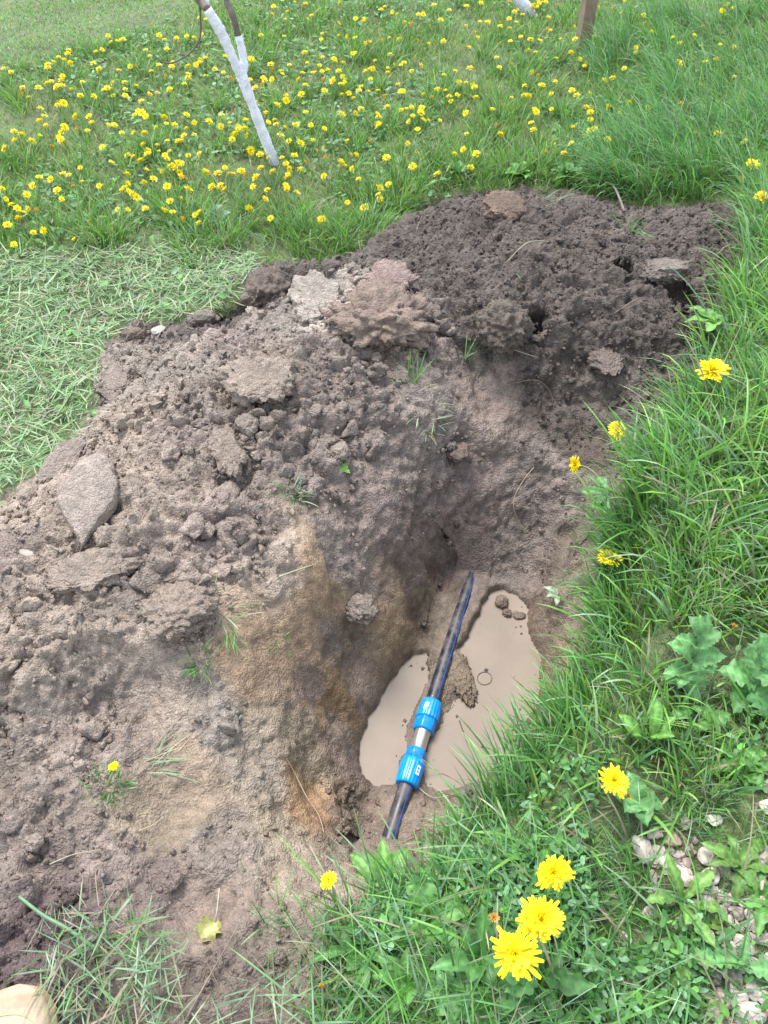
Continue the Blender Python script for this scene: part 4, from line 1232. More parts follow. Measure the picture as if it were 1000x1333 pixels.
# crumbs: thousands of loose bits of soil
def crumbs(n_, lo, hi, sub, seed, spots_=None):
    r_ = np.random.default_rng(seed)
    P_ = np.array([p[:2] for p in SOIL_POLY])
    x = r_.uniform(-1.35, 1.2, n_ * 3); y = r_.uniform(.25, 3.05, n_ * 3)
    if spots_ is not None:
        x, y = spots_
    m = (signed_dist(x, y, SOIL_POLY) < -0.01) & (np.minimum(signed_dist(x, y, WATER_L), signed_dist(x, y, WATER_R)) > 0.012) & (seg_dist(x, y, PIPE_A, PIPE_B)[0] > .03)
    x, y = x[m], y[m]
    t = tones(x, y)
    keep = r_.uniform(0, 1, len(x)) < np.clip(t[:, 0] * 1.3 - .5, 0.01, 1) * np.clip(.75 + .8 * fbm(x * 6, y * 6, x * 0, 2, seed), .1, 1)
    x, y, t = x[keep][:n_], y[keep][:n_], t[keep][:n_]
    n_ = len(x)
    s = lo + (hi - lo) * r_.uniform(0, 1, n_) ** 2.4
    v, f = ICO[sub]
    nv = len(v)
    V = np.repeat(v[None], n_, 0) * (1 + r_.uniform(-.5, .35, (n_, nv, 1)))
    V *= r_.uniform(.5, 1.25, (n_, 1, 3))
    a = r_.uniform(0, 6.28, n_)
    c_, s_ = np.cos(a)[:, None], np.sin(a)[:, None]
    X = V[..., 0] * c_ - V[..., 1] * s_; Y = V[..., 0] * s_ + V[..., 1] * c_
    V = np.stack([X, Y, V[..., 2]], -1) * s[:, None, None]
    z = gz(x, y) + s * .15
    V += np.stack([x, y, z], -1)[:, None]
    F = (f[None] + (np.arange(n_) * nv)[:, None, None]).reshape(-1, 3)
    T = np.repeat(np.clip(t[:, 2:5] * np.array((1.04, 1.0, .94)) * r_.uniform(.78, 1.28, (n_, 1)), .01, .8), nv, 0)
    return V.reshape(-1, 3), F, T
_r = np.random.default_rng(8)
_cx, _cy = [], []
for (x_, y_, a_, b_) in CLODS:
    k_ = int(20 + 300 * (a_ + b_))
    an_ = _r.uniform(0, 6.28, k_); q_ = _r.normal(.92, .14, k_)
    _cx.append(x_ + np.cos(an_) * a_ * q_); _cy.append(y_ + np.sin(an_) * b_ / .8 * q_)
def chunks(n_, lo, hi, seed):
    r_ = np.random.default_rng(seed)
    shapes = []
    for q in range(12):
        v, f = ICO[2]; v = v.copy()
        v *= (1 + .55 * fbm(v[:, 0] * 1.6 + q * 9, v[:, 1] * 1.6, v[:, 2] * 1.6, 3, seed + q))[:, None]
        for _ in range(5):
            d = r_.normal(size=3); d /= np.linalg.norm(d); v -= np.maximum(v @ d - r_.uniform(.3, .6), 0)[:, None] * d * .95
        v *= (1 + .3 * fbm(v[:, 0] * 6, v[:, 1] * 6, v[:, 2] * 6 + q, 2, seed + 40 + q))[:, None]
        shapes.append(v)
    shapes = np.array(shapes); f = ICO[2][1]; nv = shapes.shape[1]
    x = r_.uniform(-1.35, 1.2, n_ * 5); y = r_.uniform(.25, 3.05, n_ * 5)
    t = tones(x, y)
    m = (signed_dist(x, y, SOIL_POLY) < -0.02) & (r_.uniform(0, 1, len(x)) < np.clip(t[:, 0] * 1.6 - .75, 0, 1) * np.clip(.6 + fbm(x * 4, y * 4, x * 0, 2, seed), .05, 1)) & (np.minimum(signed_dist(x, y, WATER_L), signed_dist(x, y, WATER_R)) > 0.03) & (seg_dist(x, y, PIPE_A, PIPE_B)[0] > .05)
    x, y, t = x[m][:n_], y[m][:n_], t[m][:n_]; n_ = len(x)
    s_ = (lo + (hi - lo) * r_.uniform(0, 1, n_) ** 2.2) * (.5 + .5 * smooth01((t[:, 2] - .08) / .08))
    V = shapes[r_.integers(0, 12, n_)] * r_.uniform(.7, 1.25, (n_, 1, 3))
    a = r_.uniform(0, 6.28, n_); ca, sa = np.cos(a)[:, None], np.sin(a)[:, None]
    V = np.stack([V[..., 0] * ca - V[..., 1] * sa, V[..., 0] * sa + V[..., 1] * ca, V[..., 2]], -1) * s_[:, None, None]
    V += np.stack([x, y, gz(x, y) - s_ * .05], -1)[:, None]
    F = (f[None] + (np.arange(n_) * nv)[:, None, None]).reshape(-1, 3)
    T = np.repeat(t[:, 2:5] * np.array((1.02, .98, .92)) * r_.uniform(.85, 1.2, (n_, 1)), nv, 0)
    return V.reshape(-1, 3), F, T
def floating(n_, seed):
    r_ = np.random.default_rng(seed)
    x = r_.uniform(-.1, .5, 6000); y = r_.uniform(.6, 1.4, 6000)
    d = np.minimum(signed_dist(x, y, WATER_L), signed_dist(x, y, WATER_R))
    m = (d < -.004) & (r_.uniform(0, 1, 6000) < np.exp(d / .02)) & (seg_dist(x, y, PIPE_A, PIPE_B)[0] > .04)
    x, y = x[m][:n_], y[m][:n_]; n_ = len(x)
    v, f = ICO[1]; s_ = .001 + .005 * r_.uniform(0, 1, n_) ** 3
    V = v[None] * (1 + r_.uniform(-.4, .3, (n_, len(v), 1))) * s_[:, None, None] * np.array((1, 1, .5)) + np.stack([x, y, np.full(n_, WZ + .0004)], -1)[:, None]
    return V.reshape(-1, 3), (f[None] + (np.arange(n_) * len(v))[:, None, None]).reshape(-1, 3), np.repeat(np.array([(.15, .12, .09)]) * r_.uniform(.6, 1.3, (n_, 1)), len(v), 0)
stuff('soil_crumbs', [chunks(950, .009, .030, 14), floating(38, 15), crumbs(9000, .0028, .007, 0, 5), crumbs(1800, .005, .009, 1, 25), crumbs(350, .007, .015, 2, 6), crumbs(2400, .004, .012, 1, 7, (np.concatenate(_cx), np.concatenate(_cy)))], M_SOIL, 'loose crumbs of soil scattered over the heap', 'soil crumbs')

# ------------------------------------------------------------------ dandelions
YEL = (.90, .76, .012); YEL2 = (.88, .64, .005); STEMC = (.16, .24, .07); ORA = (.75, .32, .01)
def petal_head(R, layers, seed, cup=0.0, tone=YEL, inner=YEL2, seg=3, ragged=.15):
    r_ = random.Random(seed)
    V, F, T = [], [], []
    nl = len(layers)
    for li, (cnt, th, ln) in enumerate(layers):
        a0 = r_.uniform(0, 6)
        for k in range(cnt):
            a = a0 + 2 * math.pi * k / cnt + r_.uniform(-.5, .5) * 2 / cnt
            th_ = math.radians(th + r_.uniform(-15, 13)) - cup
            L_ = R * ln * (1 + r_.uniform(-ragged, ragged * .6))
            w = R * .085 * (1.1 - .35 * li / nl)
            ca, sa = math.cos(a), math.sin(a)
            base = len(V)
            rad, z = R * .05, R * .02 * li
            ths = th_ - math.radians(28)
            for i in range(seg + 1):
                t = i / seg
                ww = w * (.45 + .75 * t if t < .8 else 1.0)
                if i == seg: ww = w * .62
                for s in (-1, 1):
                    V.append((rad * ca - s * ww * sa, rad * sa + s * ww * ca, z))
                    q = t
                    T.append([inner[j] * (1 - q) + tone[j] * q for j in range(3)])
                dl = L_ / seg
                tt = ths + math.radians(46) * t
                rad += math.sin(tt) * dl; z += math.cos(tt) * dl
            for i in range(seg):
                b_ = base + 2 * i
                F.append((b_, b_ + 1, b_ + 3, b_ + 2))
    return V, F, T
LAY = [(30, 92, 1.0), (28, 80, .97), (26, 66, .88), (22, 52, .74), (18, 36, .60), (14, 18, .5), (8, 5, .45)]
LAYS = [(24, 95, 1.0), (20, 84, .95), (16, 70, .75), (14, 50, .55), (12, 25, .42)]
LAYC = [(16, 25, 1.3), (14, 12, 1.25), (8, 4, 1.2)]
def near_dandelion(px, py, dpx, label, hh=.17, normal=(0, -.35, 1), base=None, kind='open', seed=0, group='large open dandelions on the near bank', vis=True):
    p = ground_at(px, py, hh); head = Vector((p[0], p[1], p[2] + hh))
    dep = project(head.x, head.y, head.z)[2]
    R = dpx / 2 * dep / F_PX
    nrm_ = Vector(normal).normalized()
    if base is None: b = Vector((head.x + random.uniform(-.02, .02), head.y + random.uniform(.0, .03), 0))
    else: q = ground_at(*base); b = Vector((q[0], q[1], 0))
    b.z = float(gz(b.x, b.y)) - .005
    root = empty('dandelion', b)
    tag(root, label, 'dandelion', group)
    lay, tone, inner, Rr = LAY, YEL, YEL2, R
    if kind == 'star': lay = LAYS
    if kind == 'closed': lay, tone, inner = LAYC, ORA, (.6, .3, .02)
    if kind == 'wilt': lay, tone, inner = [(16, 60, 1.0), (14, 30, .8), (8, 8, .6)], (.55, .3, .05), (.4, .25, .06)
    V, F, T = petal_head(Rr, lay, seed, 0, tone, inner, 4, .26 if kind != 'star' else .4)
    V = [tuple(x_ * (1 + .10 * math.sin(math.atan2(v_[1], v_[0]) * 2 + seed) + .06 * math.sin(math.atan2(v_[1], v_[0]) * 5 + seed * 2)) for x_ in v_) for v_ in V]
    hd = link('flower_head', pymesh('flower_head', V, F, True, T), M_PETAL, root, head - b)
    q = nrm_.to_track_quat('Z', 'Y'); hd.rotation_mode = 'QUATERNION'; hd.rotation_quaternion = q
    # green cup of bracts
    prof = [(-R * .62, .0022), (-R * .55, R * .2), (-R * .3, R * .27), (-R * .05, R * .22)]
    V, F = lathe(prof, 12)
    cp = link('calyx', pymesh('calyx', V, F, True, (.09, .16, .04)), M_STEM, root, head - b); cp.rotation_mode = 'QUATERNION'; cp.rotation_quaternion = q
    e = head - nrm_ * R * .6
    pts = []
    c1 = b + Vector((0, 0, (e.z - b.z) * .6)); c2 = e - nrm_ * (e - b).length * .25
    for i in range(9):
        t = i / 8
        pts.append(((1 - t) ** 3 * b + 3 * (1 - t) ** 2 * t * c1 + 3 * (1 - t) * t * t * c2 + t ** 3 * e) - b)
    V, F = tube_arrays(pts, [.0027 - .0006 * i / 8 for i in range(9)], 8)
    link('stem', pymesh('stem', V, F, True, STEMC), M_STEM, root)
    return root
D = near_dandelion
D(720, 1136, 46, 'open dandelion behind the two largest ones, uppermost of the three near the bottom', .15, (0, -.5, 1), seed=1, kind='open')
D(703, 1196, 58, 'fullest dandelion head, middle of the cluster of three at the bottom', .18, (.1, -.25, 1), seed=2)
D(670, 1240, 64, 'ragged star-shaped dandelion, frontmost of the cluster of three', .19, (-.05, -.45, 1), seed=3, kind='star')
D(799, 1016, 37, 'open dandelion with an orange closed bud just beside it', .13, (.05, -.4, 1), seed=4)
D(816, 1037, 15, 'closed orange dandelion bud beside the open flower', .10, (.1, -.2, 1), kind='closed', seed=5, group='wilted and closed dandelions')
D(643, 1195, 17, 'withered brown dandelion head behind the ragged star-shaped one', .12, (-.1, -.1, 1), kind='wilt', seed=6, group='wilted and closed dandelions')
D(926, 484, 40, 'wide dandelion in the tall grass at the right edge of the dark soil', .13, (.0, -.15, 1), seed=7)
D(806, 560, 26, 'dandelion tilted left over the dark hole wall, upper of two', .10, (-.75, -.25, .6), base=(850, 610), seed=8)
D(751, 605, 21, 'dandelion facing left low over the hole wall, lower of two', .07, (-.95, -.2, .35), base=(815, 640), seed=9)
D(794, 729, 31, 'dandelion seen from the side above the right edge of the hole', .13, (-.05, .25, 1), base=(815, 800), seed=10)
D(428, 1146, 22, 'small dandelion at the lower lip of the hole', .10, (-.1, -.1, 1), base=(455, 1220), seed=11)
D(424, 1281, 16, 'small half-closed dandelion near the bottom edge', .05, (-.6, -.3, .7), base=(450, 1265), kind='closed', seed=12, group='wilted and closed dandelions')
D(148, 998, 13, 'tiny dandelion on the green sod lying on the heap', .04, (0, -.2, 1), base=(140, 1022), seed=13)
D(955, 818, 14, 'orange wilted dandelion above the lobed leaves at right', .10, (-.2, -.1, 1), kind='closed', seed=14, group='wilted and closed dandelions')
D(979, 215, 17, 'bright dandelion in the upper right grass, upper of two by the frame edge', .12, (0, -.2, 1), seed=15)
D(993, 258, 20, 'bright dandelion in the upper right grass, lower of two by the frame edge', .12, (0, -.2, 1), seed=16)

DL = """70,508 103,465 133,468 165,455 150,497 185,487 272,490 325,490 345,505 355,515 333,548 380,545 318,497 443,525 470,518 428,550 450,553 520,583 650,547 575,485 485,467 400,468 660,488 640,462 668,463 697,497 690,520 608,455 652,393 648,410 735,412 745,428 767,407 750,455 750,465 712,448 783,443 700,412 680,440 815,368 888,426 905,528 950,542 985,508 990,520 838,572 705,570 845,460 852,413 828,397 915,410 918,440 965,372 905,370 770,328 720,325 775,325 730,355 753,368 600,322 640,315 620,330 575,330 605,365 665,270 745,262 745,250 838,215 890,300 940,285 980,298 920,258 908,243 893,200 925,138 953,187 965,207 960,240 985,238 870,155 873,163 840,152 800,165 820,190 795,222 735,193 710,187 705,170 740,95 800,50 883,95 905,95 958,115 790,20 925,100 978,160 520,165 510,170 487,95 520,48 525,90 405,22 377,40 355,18 393,5 457,105 380,132 355,175 340,175 310,185 307,110 320,105 285,45 300,40 318,42 310,75 270,60 240,75 250,135 265,130 258,185 215,215 295,218 325,217 355,225 437,203 490,205 490,195 600,210 620,205 650,210 690,210 360,290 370,295 380,305 295,250 233,305 240,322 205,342 228,342 197,305 187,235 177,142 125,170 125,178 60,230 55,240 75,255 60,250 30,190 10,180 160,210 135,215 100,230 165,270 150,275 105,285 38,345 40,368 103,355 120,330 155,360 160,365 135,385 350,347 318,347 455,328 480,355 475,368 465,370 435,370 410,380 385,395 415,395 435,415 450,430 473,427 445,435 430,405 505,320 545,315 485,300 520,402 380,445 210,438 215,475 268,385 350,410 290,425 470,460 535,450 550,453 600,455 330,455 5,495 15,520 30,535 20,588 50,570 45,545 60,555 75,545 100,550 115,600 87,607 37,638 160,520 195,625 235,580 490,495 435,487"""
DR = """327,5 340,33 403,10 452,14 433,80 405,107 375,133 243,98 250,58 270,60 305,65 213,70 180,95 155,110 122,68 90,40 102,38 68,68 35,38 22,32 87,110 40,105 15,100 95,172 52,165 10,178 10,190 223,180 300,177 335,172 195,215 213,217 232,222 135,237 175,265 190,217 45,287 8,280 75,303 95,295 115,315 155,197 283,287 375,252 365,250 392,287 303,352 215,350 62,375 85,400 7,413 207,390 183,403 75,435 140,455 205,443 225,437 12,482 90,512 172,503 240,403 35,597 447,153 487,138 528,170 490,237 402,200 625,180 595,205 575,210 680,62 753,100 808,92 910,123 835,163 770,115 627,5 655,138 548,97 585,280 537,295 612,296 637,270 687,282 535,342 490,333 488,375 440,378 735,382 765,270 705,370 468,400 535,245 937,372 930,468 890,520 600,495 427,400 170,28 130,15 880,30"""
spots = [(float(a.split(',')[0]) / 2, float(a.split(',')[1]) / 2) for a in DL.split()] + [(500 + float(a.split(',')[0]) / 2, float(a.split(',')[1]) / 2) for a in DR.split()]
for _ in range(110):
    a = random.choice(spots[:200]); spots.append((a[0] + random.gauss(0, 28), a[1] + random.gauss(0, 10)))
for _ in range(170): spots.append((random.uniform(60, 780), 3 + 170 * random.random() ** 1.3))
for _ in range(26): spots.append((random.uniform(760, 990), random.uniform(5, 230)))
far_meshes = []
def far_head(seed, kind):
    r_ = random.Random(seed)
    R = .5
    lay = [(13, 95, 1.0), (11, 72, .95), (8, 42, .72), (5, 12, .55)] if kind else [(9, 30, 1.2), (6, 10, 1.1)]
    V, F, T = petal_head(R, lay, seed, 0, YEL if kind else ORA, YEL2, 2, .15)
    V = [(v[0] * 1.0, v[1], v[2]) for v in V]
    # widen the petals: fewer of them on the far flowers
    nv = len(V)
    for i in range(0, nv - 1, 2):
        a, b_ = Vector(V[i]), Vector(V[i + 1]); m = (a + b_) / 2
        V[i] = m + (a - m) * 2.1; V[i + 1] = m + (b_ - m) * 2.1
    sv, sf = tube_arrays([(0, 0, -.1), (r_.uniform(-.2, .2), .1, -1.2), (r_.uniform(-.5, .5), .3, -2.6)], [.05, .05, .06], 3, False)
    F += [tuple(i + nv for i in f) for f in sf]
    V += sv; T += [list(STEMC)] * len(sv)
    return pymesh('dandelion', V, F, True, T)
for i in range(7): far_meshes.append(far_head(200 + i, i != 6))
for me in far_meshes: me.materials.append(M_PETAL)
def far_place(px, py):
    lift = random.uniform(.04, .09)
    p = ground_at(px, py, lift)
    return p[0], p[1], float(gz(p[0], p[1])) + lift
spots3 = []
for (px_, py_) in spots:
    x_, y_, z_ = far_place(px_, py_)
    if soil_sdist(np.array([x_]), np.array([y_]))[0] < 0.03: continue
    spots3.append((math.hypot(x_, y_), px_, py_, x_, y_, z_))
spots3 = [q for q in spots3 if not (q[1] < 270 and q[2] < 88 - q[1] * .31)]
spots3.sort()
rest = []
def region(px, py):
    row = ('at the top of the meadow' if py < 60 else 'in the upper meadow' if py < 125 else 'in the lower meadow' if py < 205 else 'just behind the soil heap' if px > 330 else 'above the cut grass')
    tx = 357 - (212 - py) * .42
    col = ('at the left edge' if px < 70 else 'left of the white trunk' if px < tx - 90 else 'close by the white trunk' if px < tx + 60 else 'right of the white trunk' if px < 540
           else 'midway between trunk and stake' if px < 690 else 'near the foot line of the stake' if px < 800 else 'in the long grass at right')
    return 'small yellow dandelion ' + row + ', ' + col
for i, (d_, px_, py_, x_, y_, z_) in enumerate(spots3):
    v_ = 6 if random.random() < .1 else random.randrange(6)
    s_ = random.uniform(.022, .037)
    rot = (random.gauss(.15, .45), random.gauss(0, .45), random.uniform(0, 6.28))
    if i < 284:
        o = bpy.data.objects.new('dandelion', far_meshes[v_]); COL.objects.link(o)
        o.location = (x_, y_, z_); o.scale = (s_,) * 3; o.rotation_euler = rot
        lab = region(px_, py_)
        tag(o, lab, 'dandelion', lab.replace('small yellow dandelion', 'small dandelions'))
    else: rest.append((x_, y_, z_, s_, rot, v_))
if rest:
    Vs, Fs, Ts, o_ = [], [], [], 0
    for x_, y_, z_, s_, rot, v_ in rest:
        me = far_meshes[v_]; n_ = len(me.vertices)
        co = np.empty(n_ * 3, np.float32); me.vertices.foreach_get('co', co); co = co.reshape(-1, 3)
        tc = np.empty(n_ * 4, np.float32); me.attributes['tone'].data.foreach_get('color', tc)
        R_ = np.array(Matrix.Rotation(rot[2], 3, 'Z') @ Matrix.Rotation(rot[0], 3, 'X'))
        fq = np.empty(len(me.loops), np.int32); me.loops.foreach_get('vertex_index', fq)
        fq = fq.reshape(-1, 4)
        Vs.append(co @ R_.T * s_ + np.array([x_, y_, z_])); Fs.append(fq + o_); Ts.append(tc.reshape(-1, 4)[:, :3]); o_ += n_
    me = make_mesh('far_dandelions', np.concatenate(Vs), np.concatenate(Fs), 4, True, {'tone': ('FLOAT_COLOR', np.concatenate(Ts))})
    tag(link('far_dandelions', me, M_PETAL), 'farthest tiny dandelions at the top of the meadow', 'dandelions', kind='stuff')

# ------------------------------------------------------------------ trees and stake
M_LIME = simple_mat('limewash', (.66, .66, .73), .85, .16, 34, .005, 70, var2=.22)
M_BARK = simple_mat('bark', (.13, .105, .085), .85, .25, 40, .003, 90, var2=.2)
M_WOOD = simple_mat('stake_wood', (.20, .14, .10), .8, .2, 25, .002, 80, var2=.2)
def tpath(pts, y0, dy=0.0):
    return [Vector(at_y(px, py, y0 + dy * i)) for i, (px, py) in enumerate(pts)]
def smooth_tube(name, pts, radii, mat, parent, origin, seg=12, knots=0.11, label=None, tone=None):
    dense, rr = [], []
    n_ = len(pts)
    for i in range(n_ - 1):
        for t in np.linspace(0, 1, 6, endpoint=False):
            p0, p1, p2, p3 = pts[max(i - 1, 0)], pts[i], pts[i + 1], pts[min(i + 2, n_ - 1)]
            dense.append(0.5 * ((2 * p1) + (-p0 + p2) * t + (2 * p0 - 5 * p1 + 4 * p2 - p3) * t * t + (-p0 + 3 * p1 - 3 * p2 + p3) * t ** 3) - origin)
            rr.append((radii[i] * (1 - t) + radii[i + 1] * t) * (1 + random.uniform(-knots, knots)))
    dense.append(pts[-1] - origin); rr.append(radii[-1])
    V, F = tube_arrays(dense, rr, seg)
    o = link(name, pymesh(name, V, F, True, tone), mat, parent)
    if label: o['label'] = label
    return o
tb = ground_at(357, 213); Y0 = tb[1]
org = Vector((tb[0], tb[1], float(gz(tb[0], tb[1])) - .02))
tree = empty('young_fruit_tree', org)
tag(tree, 'leaning young tree with a forked white-painted trunk in the dandelion meadow', 'tree')
k = 1 / F_PX * project(*tb)[2]
tp = tpath([(359, 219), (355, 206), (342, 172), (328, 135), (318, 108), (313, 92)], Y0)
smooth_tube('trunk', tp, [8 * k, 6.6 * k, 6.2 * k, 6 * k, 6.4 * k, 7 * k], M_LIME, tree, org)
lf = tpath([(314, 98), (303, 75), (291, 48), (281, 30), (270, 12)], Y0, -.01)
smooth_tube('limb', lf, [6 * k, 5.4 * k, 6 * k, 6.6 * k, 5 * k], M_LIME, tree, org, label='whitewashed left fork')
lf2 = [lf[-1]] + tpath([(258, -2), (240, -30), (215, -90), (180, -170)], Y0, -.05)
smooth_tube('limb', lf2, [4.6 * k, 4.2 * k, 3.6 * k, 3 * k, 1.6 * k], M_BARK, tree, org, label='bare dark upper part of the left fork')
rf = tpath([(315, 100), (318, 84), (315, 65), (310, 46)], Y0, .01)
smooth_tube('limb', rf, [5 * k, 4.8 * k, 4.6 * k, 4 * k], M_LIME, tree, org, label='whitewashed right fork')
rf2 = [rf[-1]] + tpath([(303, 20), (294, -5), (288, -60), (270, -150)], Y0 + .03, .03)
smooth_tube('limb', rf2, [3.9 * k, 3.8 * k, 3.6 * k, 3 * k, 1.5 * k], M_BARK, tree, org, label='brown bare upper part of the right fork')
st_ = tpath([(276, 24), (270, 10), (270, -2)], Y0)
smooth_tube('limb', st_, [3 * k, 2.6 * k, 1.8 * k], M_LIME, tree, org, 8)
sp = tpath([(319, 112), (322, 108), (324, 104)], Y0 - .02); smooth_tube('twig', sp, [1.6 * k, 1.4 * k, 1 * k], M_LIME, tree, org, 6)
tw = tpath([(260, 3), (261, 24), (261, 44), (257, 57), (247, 69), (235, 77), (222, 82), (209, 79), (199, 70)], Y0, -.01)
smooth_tube('twig', tw, [1.3 * k] * 4 + [1.1 * k] * 3 + [.8 * k, .5 * k], M_BARK, tree, org, 6, label='thin bare drooping twig')
for a in (((247, 69), (238, 72), (231, 69)), ((240, 74), (232, 66), (226, 70)), ((258, 55), (250, 50), (246, 44))):
    smooth_tube('twig', tpath(a, Y0 - .04), [.8 * k, .6 * k, .4 * k], M_BARK, tree, org, 5)
for i, lo_ in enumerate([lf2[2], lf2[3], rf2[2], rf2[3], rf2[4], lf2[4]]):
    d_ = Vector((random.uniform(-.25, .25), random.uniform(-.2, .2), random.uniform(.15, .35)))
    smooth_tube('twig', [lo_, lo_ + d_ * .5, lo_ + d_], [1.4 * k, 1 * k, .5 * k], M_BARK, tree, org, 6)
# second tree, only its painted foot is in view
tb = ground_at(690, 20); org = Vector((tb[0], tb[1], float(gz(tb[0], tb[1])) - .03))
tree2 = empty('young_fruit_tree', org)
tag(tree2, 'white-painted foot of a leaning trunk at the top edge, left of the brown stake', 'tree')
k = 1 / F_PX * project(*tb)[2]
tp = tpath([(693, 26), (684, 10), (672, -8), (655, -45), (640, -90)], tb[1])
smooth_tube('trunk', tp, [9 * k, 7.5 * k, 7 * k, 6.4 * k, 6 * k], M_LIME, tree2, org)
t2 = [tp[-1]] + tpath([(620, -150), (590, -230)], tb[1])
smooth_tube('limb', t2, [5 * k, 4 * k, 2 * k], M_BARK, tree2, org)
t3 = [tp[-1]] + tpath([(645, -160), (650, -240)], tb[1] + .05)
smooth_tube('limb', t3, [4.4 * k, 3.6 * k, 2 * k], M_BARK, tree2, org)
# stake
tb = ground_at(757, 66); k = 1 / F_PX * project(*tb)[2]
hw = 8 * k
V, F = [], []
for i, zz in enumerate(np.linspace(-.1, 1.15, 14)):
    for (a, b_) in ((-1, -1), (-.92, -1), (.92, -1), (1, -.92), (1, .92), (.92, 1), (-.92, 1), (-1, .9)):
        j = 1 + random.uniform(-.02, .02)
        V.append((a * hw * j + .004 * math.sin(zz * 5), b_ * hw * j, zz))
for i in range(13):
    for q in range(8): F.append((i * 8 + q, i * 8 + (q + 1) % 8, (i + 1) * 8 + (q + 1) % 8, (i + 1) * 8 + q))
F.append(tuple(range(8))[::-1]); F.append(tuple(13 * 8 + q for q in range(8)))
o = link('wooden_stake', pymesh('wooden_stake', V, F, False), M_WOOD, None, (tb[0], tb[1], float(gz(tb[0], tb[1]))))
o.rotation_euler = (0, math.radians(-1), math.radians(12))
tag(o, 'square brown wooden stake standing in the grass at the top', 'stake')

# ------------------------------------------------------------------ gravel at lower right
ST = """150,430,65 245,480,40 310,380,35 350,560,50 470,475,50 365,495,30 490,560,45 560,480,30 700,500,45 760,510,30 200,645,28 470,670,40 400,650,25 690,620,40 790,200,45 515,275,40 610,800,28 55,890,32 530,945,50 590,1020,50 660,1035,40 720,1020,35 600,940,35 480,970,25 750,1050,30 790,1000,30 545,1240,60 630,1190,50 720,1160,40 780,1190,40 690,1260,50 740,1300,40 660,1320,30 790,1270,35 370,1040,25 450,1010,22 340,1160,30 180,760,35 640,480,20 420,580,20 750,600,25 560,660,20 430,700,26 520,640,24 600,560,30 650,700,26 700,760,30 760,700,32 560,880,26 640,900,30 700,940,30 760,900,28"""
SPEC = {0: 'largest pale stone, highest in the gravel patch at lower right', 2: 'reddish brown stone behind the pale ones in the gravel', 10: 'small white stone alone in the grass left of the gravel', 17: 'lone pale stone in the grass farthest left of the gravel',
        26: 'large rounded pale stone low in the gravel patch', 14: 'pale stone cut by the right frame edge beside broad leaves', 36: 'small stone half hidden in the lower grass left of the rounded one'}
for i, s in enumerate(ST.split()):
    a, b_, r_ = (float(v) for v in s.split(','))
    tone = (.50, .43, .38) if i % 4 else (.40, .34, .30)
    if i == 2: tone = (.36, .24, .19)
    if i % 7 == 5: tone = (.38, .26, .24)
    if i in SPEC: stone(800 + a / 4, 1000 + b_ / 4, r_ / 1.7, SPEC[i], tone, 300 + i, 'stones of the gravel patch', sub=3)
    else:
        lab = 'pale broken stone ' + ('in the upper gravel, ' if b_ < 620 else 'in the middle gravel, ' if b_ < 860 else 'in the lower gravel, ') + ('left part' if a < 450 else 'middle part' if a < 650 else 'right part')
        if i % 7 == 5: lab = lab.replace('pale', 'pinkish')
        stone(800 + a / 4, 1000 + b_ / 4, r_ / 1.7, lab, tone, 300 + i, lab.replace('stone in', 'stones in'), sub=2)
x, y = scatter(60000, GRAV); n_ = min(len(x), 750); x, y = x[:n_], y[:n_]
m = fbm(x * 5, y * 5, x * 0 + 8, 2, 105) > -.2; x, y = x[m], y[m]; n_ = len(x)
v, f = ICO[1]
s = RNG.uniform(.004, .012, n_)
V = v[None] * (1 + RNG.uniform(-.35, .3, (n_, len(v), 1))) * RNG.uniform(.6, 1.2, (n_, 1, 3)) * s[:, None, None] + np.stack([x, y, gz(x, y) + s * .3], -1)[:, None]
F = (f[None] + (np.arange(n_) * len(v))[:, None, None]).reshape(-1, 3)
T = np.repeat(np.array((.36, .30, .255))[None] * RNG.uniform(.55, 1.25, (n_, 1)), len(v), 0)
stuff('gravel', [(V.reshape(-1, 3), F, T)], M_STONE, 'small broken chips between the stones at lower right', 'gravel', False)

# ------------------------------------------------------------------ broad-leaved plants
def plant(px, py, label, leaves, tone, cat='weed', name='weed_plant', group=None, stem=None, shape='oval', lobes=0, depth=.3, seed=0, lift=.0, stem_lean=(0, 0)):
    """leaves: (azimuth deg, length m, width m, rise, height up the stem)"""
    p = ground_at(px, py); z0 = float(gz(p[0], p[1])) + lift
    root = empty(name, (p[0], p[1], z0)); tag(root, label, cat, group)
    if stem:
        pts = [Vector((stem_lean[0] * t ** 1.3, stem_lean[1] * t ** 1.3, stem * t - .004)) for t in np.linspace(0, 1, 7)]
        V, F = tube_arrays(pts, [.003 - .0013 * i / 6 for i in range(7)], 7)
        link('stem', pymesh('stem', V, F, True, (.12, .2, .06)), M_STEM, root)
    for i, (az, L_, W_, rise, h) in enumerate(leaves):
        t_ = np.array(tone) * random.uniform(.82, 1.2)
        me = leaf_mesh('leaf', t_, L=L_ * 1.08, W=W_ * 1.08, shape=shape, lobes=lobes, depth=depth, rise=rise, seed=seed * 31 + i, n=(lobes * 5 + 3) if lobes else 16, droop=random.uniform(.4, .9), fold=random.uniform(.15, .4))
        q = h / stem if stem else 0
        o = link('leaf', me, M_LEAF, root, (stem_lean[0] * q ** 1.3 if stem else 0, stem_lean[1] * q ** 1.3 if stem else 0, h))
        o.rotation_euler = (0, random.uniform(-.25, .25), -math.radians(az))
    return root
def rosette(n_, L_, W_, rise=(.2, .9), az0=0, az1=360, h=.0):
    return [(az0 + (az1 - az0) * i / n_ + random.uniform(-14, 14), L_ * random.uniform(.7, 1.15), W_ * random.uniform(.8, 1.15), random.uniform(*rise), h) for i in range(n_)]
LG, MG, DG, BL = (.15, .33, .07), (.11, .265, .06), (.085, .21, .06), (.12, .28, .09)
